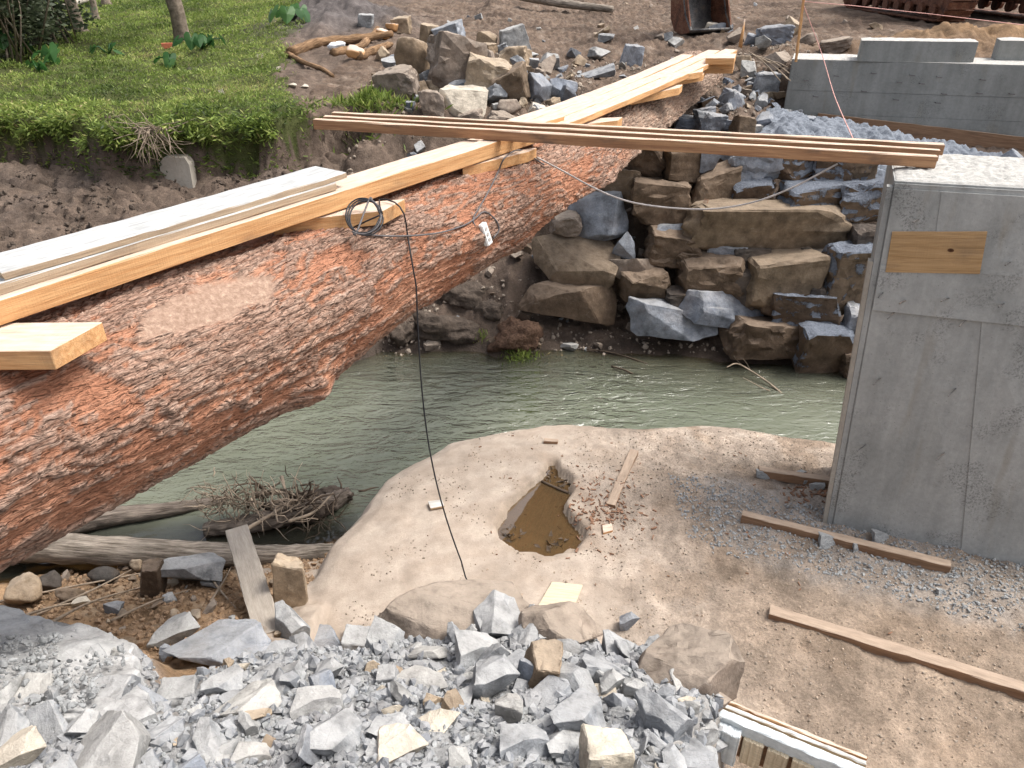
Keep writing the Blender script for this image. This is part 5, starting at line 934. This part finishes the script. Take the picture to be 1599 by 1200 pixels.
for k, (a, b, c_) in enumerate([((0, 945), (120, 925), (300, 885)), ((60, 965), (150, 930), (215, 890)), ((70, 985), (160, 945), (290, 905)), ((215, 875), (230, 905), (228, 935)), ((175, 975), (240, 950), (300, 925)), ((330, 945), (350, 920), (362, 890)), ((330, 905), (345, 930), (370, 955)), ((20, 975), (100, 955), (190, 940)), ((255, 890), (310, 885), (350, 880))]):
    P = [G(*q) + Vector((0, 0, .03 + .03 * (i == 1))) for i, q in enumerate((a, b, c_))]; tube('dry_branch', smooth_path(P, 14), np.linspace(.011, .004, 15), 5, mat=M['twig'], lump=.2, label='thin dry branch lying over the muddy strip by the driftwood', cat='branch', group='dry branches at lower left')
# branch standing out of the river by the wall
br = empty('dead_branch', Z(1220, 612, WATER), label='forked dead branch sticking out of the river below the wall', cat='branch'); bo = Vector(br.location)
for P, r in [([(1224, 618), (1200, 598), (1170, 578), (1150, 568), (1135, 574)], .014), ([(1160, 572), (1150, 562), (1146, 556)], .007), ([(1205, 612), (1190, 606), (1175, 598), (1160, 590)], .007), ([(1172, 579), (1166, 568), (1160, 560)], .006)]:
    zz = np.linspace(-.52, -.30, len(P)); V, F = tube_arr(smooth_path([Z(px, py, z) - bo for (px, py), z in zip(P, zz)], 14), np.linspace(r, r * .4, 15)[:len(smooth_path([Z(px, py, z) - bo for (px, py), z in zip(P, zz)], 14))], 5); add('stem', mesh_of('stem', V, F), M['twig'], parent=br)
tube('dead_branch', smooth_path([Z(915, 545, -.47), Z(960, 552, -.48), Z(1010, 568, -.5)], 12), .008, 5, mat=M['darktwig'], label='thin dark twig floating by the muddy shore', cat='branch')
tube('dead_branch', smooth_path([Z(955, 572, -.49), Z(975, 578, -.46), Z(988, 584, -.5)], 12), .01, 5, mat=M['darktwig'], label='short dark stick in the shallow water', cat='branch')
# mud clumps of the slope below the trunk
for j, (px, py, w, h, lb) in enumerate([(700, 508, 110, 52, 'big dark clump of mud at the waterline below the log'), (640, 525, 70, 44, 'low dark mud clump left of the big one at the waterline'), (805, 530, 90, 60, 'reddish root-bound clod at the waterline'), (720, 460, 90, 40, 'brown earth lump above the big mud clump'), (760, 490, 60, 40, 'rooty earth lump between the mud clumps')]):
    p = G(px, py + h * .3); dp = depth_of(p); me = rock_mesh('earth_clod', 300 + j, sub=4, planes=16, sharp=.1, rough=.28); add('earth_clod', me, M['mud'] if j != 2 else M['chipmud'], loc=Y(px, py, p.y + .1), scale=(w / 2 * dp / FPX, w / 2.6 * dp / FPX, h / 2 * dp / FPX * 1.1), label=lb, cat='clod')

# ================================================================== FAR BANK THINGS
# concrete offcut stuck in the eroded bank
cb = G(277, 288); dp = depth_of(cb); w, h = 46 * dp / FPX, 40 * dp / FPX
mb = MB(); mb.add([(-w/2, 0, -.06), (w/2, 0, -.06), (w/2, .16, -.06), (-w/2, .16, -.06), (-w/2, .03, h * .78), (-w * .3, .04, h), (w * .38, .04, h), (w/2, .03, h * .72), (w/2, .2, h * .72), (-w/2, .2, h * .78), (w * .38, .2, h), (-w * .3, .2, h)], [(0, 1, 7, 6, 5, 4), (1, 2, 8, 7), (2, 3, 9, 11, 10, 8), (3, 0, 4, 9), (5, 6, 10, 11), (4, 5, 11, 9), (6, 7, 8, 10), (0, 3, 2, 1)])
mb.build('concrete_block', mat=M['conctan'], loc=cb, label='smooth concrete block stuck in the eroded earth bank', cat='block')
def brush(px, py, w, n, mat, label, seed):
    p = G(px, py); p = p + Vector((0, -.12, .12)); b = empty('dry_brush', p, label=label, cat='brush'); g = np.random.default_rng(seed); mb = MB()
    for k in range(n):
        d = np.array([g.normal(0, .7), -abs(g.normal(0, .5)), -abs(g.normal(.4, .6))]); d /= np.linalg.norm(d); P = [np.array([g.normal(0, .1), 0, .1])]
        for q in range(4): d = d + g.normal(0, .35, 3); d /= np.linalg.norm(d); P.append(P[-1] + d * w * .3)
        mb.tube(np.array(P), [.007, .006, .005, .004, .002], 4)
    mb.build('stems', True, mat=M[mat], parent=b)
brush(243, 225, .42, 60, 'twig', 'tuft of dry pale brush hanging from the grassy bank', 3); brush(545, 215, .3, 22, 'darktwig', 'thin roots hanging in the dark recess of the bank', 4)
# dug-up roots by the boulders
for P, r, lb in [([(455, 88), (500, 72), (560, 66), (612, 58)], .10, 'thick brown root lying at the edge of the boulder pile'), ([(520, 88), (560, 78), (580, 60), (590, 48)], .075, 'forked pale root in front of the thick brown one'), ([(448, 85), (470, 98), (505, 112), (520, 122)], .045, 'thin dark root reaching down towards the grass'), ([(560, 94), (590, 82), (610, 74)], .09, 'sawn log end among the dug-up roots')]:
    Q = [G(px, py, 8, 24) + Vector((0, 0, r * .6)) for px, py in P]; trunk('root', Q, [r, r * .85, r * .6], n=12, m=24, mat='rootw', lump=.35, seed=len(lb), label=lb, cat='root')
for k, (px, py) in enumerate([(556, 92), (600, 62), (614, 50)]):
    p = G(px, py, 8, 24); me = rock_mesh('wood_chunk', 400 + k, sub=3, planes=6, sharp=.02, box=1., rough=.03); add('wood_chunk', me, M['wood'], loc=p + Vector((0, 0, .1)), rot=(.2, .3, .5 * k), scale=(.16, .1, .09), label=['orange cut wood chunk below the forked root', 'pale cut wood chunk beside the tan block', 'cut wood chunk behind the tan block'][k], cat='wood chunk')
p = G(526, 76, 8, 24); me = rock_mesh('plastic_litter', 410, sub=3, planes=7, sharp=.02, rough=.3); add('plastic_litter', me, M['foil'], loc=p + Vector((0, 0, .05)), scale=(.17, .12, .08), label='crumpled white litter between the dug-up roots', cat='litter')
trunk('felled_pole', [Y(812, -6, 22), Y(880, 6, 21.5), Y(957, 15, 21)], [.11, .1, .08], mat='drift', seed=33, label='long pale pole lying on the soil at the top edge', cat='pole')
p = G(262, 76, 8, 30); mb = MB(); mb.box((0, 0, .05), (.2, .1, .09)); mb.build('brick', mat=M['brick'], loc=p, rot=(0, 0, .4), label='red brick lying in the grass left of the tree', cat='brick')
p = G(64, 182, 8, 30)
for k, (px, py, w) in enumerate([(292, 140, 16), (318, 141, 14), (345, 143, 12), (300, 108, 18), (455, 134, 20), (475, 136, 14), (405, 88, 18), (432, 108, 22)]):
    stone_at(px, py, w, 8, 'slabby', 'cream', name='loose_stone', label=['pale flat stone in the grass left of two others', 'pale flat stone in the grass between two others', 'pale flat stone in the grass right of two others', 'sandy flat stone in the grass below the tree', 'pale stone at the right end of the grass edge', 'small pale stone beside the one at the grass edge', 'pale stone where the grass meets the bare soil', 'pale stone on the bare soil left of the dug-up roots'][k], cat='stone', group='pale stones in the grass')
A_, B_ = on_wall(1080, 346), on_wall(1094, 300); plank('wood_splinter', A_ + Vector((0, -.32, 0)), B_ + Vector((0, -.34, 0)), .05, .03, M['oldwood'], label='reddish splintered stick leaning on the boulder wall', cat='splinter')
# debris around the rain pool
g = np.random.default_rng(8)
def chips(n, c, spread, ln, mat, seed, label, name='bark_chips'):
    g = np.random.default_rng(seed); mb = MB()
    for _ in range(n):
        x, y = np.array(c) + g.normal(0, 1, 2) * np.array(spread); z = float(height(np.array([x]), np.array([y]))[0]); a = g.uniform(0, 6.28); L = ln * g.uniform(.3, 1.4); mb.box((x, y, z + .006), (L, L * g.uniform(.12, .4), .008), Euler((g.normal(0, .2), g.normal(0, .2), a)).to_matrix())
    return mb.build(name, mat=M[mat], kind='stuff', label=label, cat='wood chips')
q = Z(940, 800, 0); chips(240, (q.x, q.y), (.16, .2), .032, 'chip', 1, 'reddish bark chips strewn right of the rain pool'); q = Z(1270, 770, 0); chips(90, (q.x, q.y), (.14, .08), .04, 'chip', 2, 'bark chips strewn beside the near abutment'); chips(90, (.9, 4.6), (1.0, .6), .022, 'chip', 3, 'bark crumbs scattered over the ledge')
def leafpile(px, py, n, sp, z):
    c = Z(px, py, z); mb = MB()
    for _ in range(n):
        x, y = c.x + g.normal(0, sp), c.y + g.normal(0, sp); a = g.uniform(0, 6.28); L = .02 + .03 * g.random(); m = Euler((g.normal(0, .5), g.normal(0, .5), a)).to_matrix(); mb.add([m @ Vector(v) + Vector((x, y, z + .006)) for v in ((-L, 0, 0), (0, -L * .35, .004), (L, 0, 0), (0, L * .35, .004))], [(0, 1, 2, 3)])
    return mb
mb = leafpile(795, 835, 22, .05, -.055)
for a in [(868, 853), (880, 760), (855, 745)]: 
    m2 = leafpile(*a, 14, .045, -.055); mb.add(m2.v, m2.f)
mb.build('dead_leaves', mat=M['darktwig'], kind='stuff', label='dead leaves floating in the rain pool', cat='leaves')
tube('dead_branch', smooth_path([Z(846, 752, -.045), Z(868, 762, -.04), Z(888, 770, -.045)], 8), .012, 5, mat=M['darktwig'], label='dark stick lying across the narrow end of the rain pool', cat='branch')

# ================================================================== EXCAVATOR (tracks and bucket show below the top edge)
ex0 = Z(1335, 12, 2.42); ex1 = Z(1482, 37, 2.38); exd = (ex1 - ex0); exd.z = 0; TL = exd.length + .5; yaw = math.atan2(exd.y, exd.x); exn = Vector((-exd.y, exd.x, 0)).normalized()
if exn.y < 0: exn = -exn
TW = .62; base = (ex0 + ex1) / 2; base.z = 2.38
ex = empty('excavator', base + exn * 1.25, (0, 0, yaw), label='rusty tracked excavator standing on the far bank, its bucket on the ground', cat='excavator')
RT = .44; HT = .46
def stad(s, Lh):
    per = 4 * Lh + 2 * math.pi * RT; s = s % per
    if s < 2 * Lh: return (-Lh + s, -RT, 0)
    s -= 2 * Lh
    if s < math.pi * RT: a = s / RT; return (Lh + RT * math.sin(a), -RT * math.cos(a), a)
    s -= math.pi * RT
    if s < 2 * Lh: return (Lh - s, RT, math.pi)
    s -= 2 * Lh; a = s / RT; return (-Lh - RT * math.sin(a), RT * math.cos(a), math.pi + a)
shoe = MB(); shoe.box((0, 0, 0), (.145, TW, .025)); shoe.box((-.055, 0, -.022), (.02, TW, .03)); shoe_me = mesh_of('track_shoe', shoe.v, shoe.f, False); shoe_me.materials.append(M['rust'])
zside = 1 if (ex.matrix_basis.to_3x3() @ Vector((0, 1, 0))).dot(exn) > 0 else -1
for side in (-1, 1):
    tr = empty('track', (0, side * 1.22, RT + .05)); tr.parent = ex; Lh = TL / 2 - RT; per = 4 * Lh + 2 * math.pi * RT; n = int(per / .165)
    for k in range(n):
        x, z, a = stad(k * per / n, Lh); add('track_shoe', shoe_me, parent=tr, loc=(x, 0, z), rot=(0, -a, 0))
    mb = MB(); mb.box((0, 0, -.02), (2 * Lh + .1, TW * .62, .34)); mb.build('track_frame', mat=M['rust'], parent=tr)
    for k in range(8):
        for sy in (-1, 1):
            mb = MB(); xx = -Lh + .2 + k * (2 * Lh - .4) / 7; mb.tube([(xx, sy * TW * .30, -.25), (xx, sy * TW * .42, -.25)], .125, 12); mb.build('roller', mat=M['rust'], parent=tr)
    for sx in (-1, 1):
        mb = MB(); mb.tube([(sx * Lh, -TW * .3, 0), (sx * Lh, TW * .3, 0)], RT - .03, 20); mb.build('sprocket' if sx < 0 else 'idler', mat=M['rust'], parent=tr)
mb = MB(); mb.box((0, 0, .62), (1.7, 2.0, .4)); mb.box((0, 0, .9), (1.2, 1.2, .25)); mb.build('undercarriage', mat=M['steel'], parent=ex)
mb = MB(); mb.box((-.3, 0, 1.75), (3.6, 2.6, 1.3)); mb.build('engine_house', mat=M['redpaint'], parent=ex); mb = MB(); mb.box((1.0, .75, 2.55), (1.5, 1.0, 1.7)); mb.build('cab', mat=M['redpaint'], parent=ex)
bk = Z(1092, 50, 2.3); exm = Matrix.Translation(ex.location) @ Euler((0, 0, yaw)).to_matrix().to_4x4(); toloc = exm.inverted(); bl = toloc @ bk
V = [Vector((.9, 0, 1.9)), Vector((.5, -1.2, 4.4)), bl + Vector((0, 0, 3.6)), bl + Vector((0, 0, .9))]; V[1] = V[0].lerp(V[2], .5) + Vector((0, 0, 1.4))
mb = MB(); mb.tube([V[0], V[1], V[2]], .27, 4); mb.build('boom', mat=M['redpaint'], parent=ex); mb = MB(); mb.tube([V[2] + Vector((0, 0, .3)), V[3]], .2, 4); mb.build('stick', mat=M['redpaint'], parent=ex)
# bucket: curved shell, two side plates, teeth
prof = [(-.05, 1.25), (-.38, .95), (-.5, .6), (-.42, .25), (-.18, .03), (.15, -.02), (.5, .03), (.62, .08)]
axd = Vector((.93, .37, 0)).normalized(); opn = Vector((.37, -.93, 0)).normalized(); bw = 1.0; bo_ = Z(1058, 52, 2.27)
def bp(u, z, a): return toloc @ (bo_ + opn * u * .75 + axd * a + Vector((0, 0, z)))
bkt = empty('bucket'); bkt.parent = ex
def shell(pr, a0, a1, t):
    mb = MB(); n = len(pr); inn = [(u + (.3 - u) * t, z + (.7 - z) * t) for u, z in pr]; V = []
    for (u, z), (iu, iz) in zip(pr, inn): V += [bp(u, z, a0), bp(u, z, a1), bp(iu, iz, a1), bp(iu, iz, a0)]
    F = [(0, 1, 2, 3), tuple(4 * (n - 1) + k for k in (3, 2, 1, 0))]
    for i in range(n - 1):
        for k in range(4): F.append((4 * i + k, 4 * (i + 1) + k, 4 * (i + 1) + (k + 1) % 4, 4 * i + (k + 1) % 4))
    mb.add(V, F); return mb
shell(prof, .03, bw - .03, .05).build('shell', True, mat=M['steel'], parent=bkt)
for a0 in (0., bw - .03):
    mb = MB(); n = len(prof); mb.add([bp(u, z, a0) for u, z in prof] + [bp(u, z, a0 + .03) for u, z in prof], [tuple(range(n)), tuple(range(2 * n - 1, n - 1, -1))] + [(i, (i + 1) % n, n + (i + 1) % n, n + i) for i in range(n)]); mb.build('side_plate', mat=M['rust'], parent=bkt)
    mb = MB(); mb.tube([bp(-.05, 1.25, a0 + .015), bp(.1, .7, a0 + .015), bp(.3, .35, a0 + .015), bp(.62, .08, a0 + .015)], .03, 6); mb.build('edge_rim', mat=M['steel'], parent=bkt)

# ================================================================== GRASS, SHRUB, TREES
def leaf_cloud(P, L, tint, r, up=.5, wid=.35, droop=None):
    """one pointed quad per leaf"""
    n = len(P); d = r.normal(size=(n, 3)); d[:, 2] = np.abs(d[:, 2]) * up + up * .6; d /= np.linalg.norm(d, axis=1)[:, None]
    if droop is not None: d = d + droop; d /= np.linalg.norm(d, axis=1)[:, None]
    s = np.cross(d, r.normal(size=(n, 3))); s /= np.linalg.norm(s, axis=1)[:, None] + 1e-9; L = L[:, None]
    V = np.stack([P, P + d * L * .5 + s * L * wid * .5, P + d * L, P + d * L * .5 - s * L * wid * .5], 1).reshape(-1, 3); return V, np.arange(4 * n).reshape(-1, 4), np.repeat(tint, 4)
def leaf_obj(name, V, F, T, mat, **k):
    me = mesh_of(name, V, F, False); set_attr(me, 'tint', T); return add(name, me, M[mat], **k)
r = np.random.default_rng(21); n = 330000
x = r.uniform(-20, -1.4, n); y = 9.0 + 24 * r.random(n) ** 1.9; q = y - lip(x); nn = fbm(x * .8, y * .8, None, 4, 31); n2 = fbm(x * 4, y * 4, None, 4, 41)
m = (q > -.14) & (x > -.78 * y - 1) & (x < grass_edge(y) + .3 * nn + .3 * n2) & (np.exp(-(((x + 4.0) / 1.4) ** 2 + ((y - 19.5) / 1.9) ** 2)) < .45) & (fbm(x * 1.6, y * 1.6, None, 3, 44) > -.62)
x, y, q, nn, n2 = x[m], y[m], q[m], nn[m], n2[m]; z = height(x, y); tall = fbm(x * 1.1, y * 1.1, None, 3, 51); lipz = sstep(.9, .05, q)
L = (.034 + .026 * r.random(len(x))) * (1 + .5 * np.clip(tall, 0, 1)) * (1 + .5 * lipz) * (1 + .035 * (y - 10)); P = np.stack([x, y, z + L * .5 * r.random(len(x)) + .12 * np.clip(tall + .15, 0, 1) * r.random(len(x)) * (1 + lipz)], -1)
tint = np.clip(.5 + .42 * fbm(x * .55, y * .55, None, 3, 52) + .22 * n2 + r.normal(0, .17, len(x)) - .1 * lipz, 0, 1); dr_ = np.zeros((len(x), 3)); dr_[:, 1] = -1.1 * lipz * r.random(len(x)); dr_[:, 2] = -.7 * lipz * r.random(len(x))
leaf_obj('grass', *leaf_cloud(P, L, tint, r, .7, .26, dr_), 'grass', kind='stuff', label='low green grass and weeds covering the far left bank', cat='grass')
# hanging fringe at the broken lip
n = 20000; x = r.uniform(-9, -2.55, n); y = lip(x) - .02 + r.normal(0, .07, n); z = 1.9 + r.normal(0, .07, n) - .10 * r.random(n) ** 2 * (1 + fbm(x * 2, x * 0, None, 2, 3)); k = (x < -2.4) & (fbm(x * 2.6, z * 3, None, 3, 66) > -.05)
P = np.stack([x, y - .05, z], -1)[k]; L = r.uniform(.05, .12, len(P)); dr_ = np.zeros((len(P), 3)); dr_[:, 1] = -.9; dr_[:, 2] = r.uniform(-1.3, .3, len(P))
leaf_obj('grass_fringe', *leaf_cloud(P, L, np.clip(r.normal(.48, .22, len(P)) + .2 * fbm(P[:, 0] * 2, P[:, 1], None, 2, 4), 0, 1), r, .4, .22, dr_), 'grass', kind='stuff', label='ragged grass hanging over the broken edge of the bank', cat='grass')
def tuft(px, py, n, sp, L0, label):
    p = G(px, py, 7, 20); P = np.array(p) + r.normal(0, 1, (n, 3)) * np.array([sp, sp * .6, .04]); P[:, 2] = height(P[:, 0], P[:, 1]) + .02; V, F, T = leaf_cloud(P, r.uniform(.5, 1.2, n) * L0, np.clip(r.normal(.55, .2, n), 0, 1), r, .9, .16); leaf_obj('grass_tuft', V, F, T, 'grass', kind='stuff', label=label, cat='grass tuft')
tuft(575, 162, 900, .28, .16, 'small grass tuft right of the grassy bank above the crossing beams'); tuft(815, 562, 260, .11, .09, 'green weeds at the waterline below the root-bound clod'); tuft(748, 530, 70, .05, .08, 'tiny green plant on the mud below the log')
tuft(1012, 20, 60, .1, .15, 'dry weed on the soil beyond the far bank') if False else None
# big-leaved plants
def taro(px, py, n, ls, hgt, label):
    p = G(px, py, 8, 30); t = empty('taro_plant', p, label=label, cat='plant')
    for k in range(n):
        a = r.uniform(0, 6.28); lean = r.uniform(.05, .5); tip = Vector((math.cos(a) * lean, math.sin(a) * lean - .1, hgt * r.uniform(.5, 1.1))); V, F = tube_arr([(0, 0, 0), tip * .55 + Vector((0, 0, .08)), tip], [.018, .014, .009], 5); add('stalk', mesh_of('stalk', V, F), M['taro'], parent=t)
        s = ls * r.uniform(.7, 1.15); out = [(0, .0), (.28, .32), (.62, .36), (.85, .1), (.8, -.25), (.35, -.75), (0, -1.0)]; out = [(0, .0)] + [(u * .62, v + .1) for u, v in out[1:]]; pts = out + [(-u, v) for u, v in out[-2:0:-1]]
        e = Euler((r.uniform(.5, 1.15), r.uniform(-.4, .4), a + math.pi / 2 if r.random() < .5 else r.uniform(-.8, .8))).to_matrix(); vv = [e @ Vector((u * s, v * s, -.10 * s * (abs(u) + max(0, -v) * .8) * 2)) for u, v in pts] + [e @ Vector((0, -.25 * s, .03 * s))]; c = len(pts); me = mesh_of('leaf', vv, [(i, (i + 1) % c, c) for i in range(c)], False); set_attr(me, 'tint', np.full(len(vv), r.random())); add('leaf', me, M['taro'], parent=t, loc=tip)
taro(42, 92, 2, .34, .5, 'single tall heart-leaved plant against the dark shrub'); taro(88, 96, 6, .24, .25, 'cluster of broad-leaved plants at the foot of the shrub'); taro(60, 112, 3, .2, .1, 'small bright broad-leaved plant before the cluster'); taro(275, 104, 5, .2, .15, 'small broad-leaved plant in the open grass below the tree'); taro(318, 78, 8, .22, .22, 'broad-leaved plants right of the tree trunk'); taro(170, 86, 4, .18, .15, 'bluish broad leaves between shrub and tree'); taro(455, 30, 8, .3, .25, 'bright broad-leaved weeds at the edge of the spoil heap')
# trees
def tree(px, py, wpx, lean, hgt, crown, label, seed, y=None):
    p = G(px, py, 8, 40); p.z -= .05; rad = wpx / 2 * depth_of(p) / FPX; t = empty('tree', p, label=label, cat='tree'); g = np.random.default_rng(seed); P = [Vector((0, 0, 0))]
    for k in range(1, 8): P.append(Vector((lean[0] * k / 7 + g.normal(0, .03), lean[1] * k / 7 + g.normal(0, .03), hgt * k / 7)))
    V, F = tube_arr(smooth_path(P, 36), np.interp(np.linspace(0, 1, 36 // 7 * 7 + 1), [0, .06, .5, 1], [rad * 1.5, rad * 1.05, rad * .85, rad * .35]), 14, .12, seed); add('trunk', mesh_of('trunk', V, F), M['treebark'], parent=t)
    for k in range(6):
        b = P[4 + k % 3]; a = k * 1.05 + seed; d = Vector((math.cos(a), math.sin(a), .8)) * (hgt * .25); V, F = tube_arr([b, b + d * .5 + Vector((0, 0, .1)), b + d], [rad * .4, rad * .28, rad * .1], 7); add('limb', mesh_of('limb', V, F), M['treebark'], parent=t)
    n = 2600; c = g.normal(0, 1, (14, 3)) * np.array([crown, crown, crown * .45]) * .55 + np.array([lean[0], lean[1], hgt * 1.02]); Pq = c[g.integers(0, 14, n)] + g.normal(0, .32, (n, 3)) * crown * .5; Pq[:, 2] = np.maximum(Pq[:, 2], hgt * .62); V, F, T = leaf_cloud(Pq, g.uniform(.1, .2, n), np.clip(g.normal(.45, .2, n), 0, 1), g, .3, .5); leaf_obj('crown', V, F, T, 'shrub', parent=t)
tree(287, 66, 22, (-.35, 0, 0), 4.2, 1.6, 'slim tree standing alone on the grass at upper left', 3); tree(128, 52, 17, (-.2, 0, 0), 4.2, 1.5, 'grey tree trunk rising beside the dark shrub', 5); tree(150, 33, 9, (-.25, .2, 0), 4.0, 1.2, 'thin trunk right behind the grey tree trunk', 6); tree(168, 10, 12, (-.5, .2, 0), 4.0, 1.2, 'leaning trunk cut by the top edge behind the thin one', 7)
tube('felled_pole', [G(100, 18, 8, 40) + Vector((0, 0, .1)), G(148, 2, 8, 45) + Vector((0, 0, .1))], .07, 8, mat=M['drift2'], label='pale pole lying behind the tree trunks', cat='pole')
def shrub(px0, px1, py, hgt, n, label, seed):
    a, b = G(px0, py, 8, 30), G(px1, py, 8, 30); c = (a + b) / 2; t = empty('shrub', c, label=label, cat='shrub'); g = np.random.default_rng(seed); half = abs(b.x - a.x) / 2
    mb = MB()
    for k in range(26):
        x = g.uniform(-half, half); d = Vector((g.normal(0, .35), g.normal(-.1, .3), 1)) * hgt * g.uniform(.6, 1); mb.tube([(x, g.normal(0, .3), 0), Vector((x, 0, 0)) + d * .5, Vector((x, 0, 0)) + d], [.02, .014, .005], 4)
    mb.build('stems', True, mat=M['treebark'], parent=t)
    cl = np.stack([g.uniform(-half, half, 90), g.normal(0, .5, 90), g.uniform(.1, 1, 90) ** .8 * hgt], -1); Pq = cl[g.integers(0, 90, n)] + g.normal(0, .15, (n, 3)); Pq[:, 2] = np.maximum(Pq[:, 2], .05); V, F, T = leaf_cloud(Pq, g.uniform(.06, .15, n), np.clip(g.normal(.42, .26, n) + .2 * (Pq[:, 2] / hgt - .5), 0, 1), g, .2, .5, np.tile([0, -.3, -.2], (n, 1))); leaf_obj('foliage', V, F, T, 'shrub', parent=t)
shrub(-60, 62, 98, 2.6, 24000, 'dense grey-green shrub filling the upper left corner', 9); shrub(50, 112, 70, 1.9, 9000, 'lower dull green shrub between the corner shrub and the tree trunks', 10)
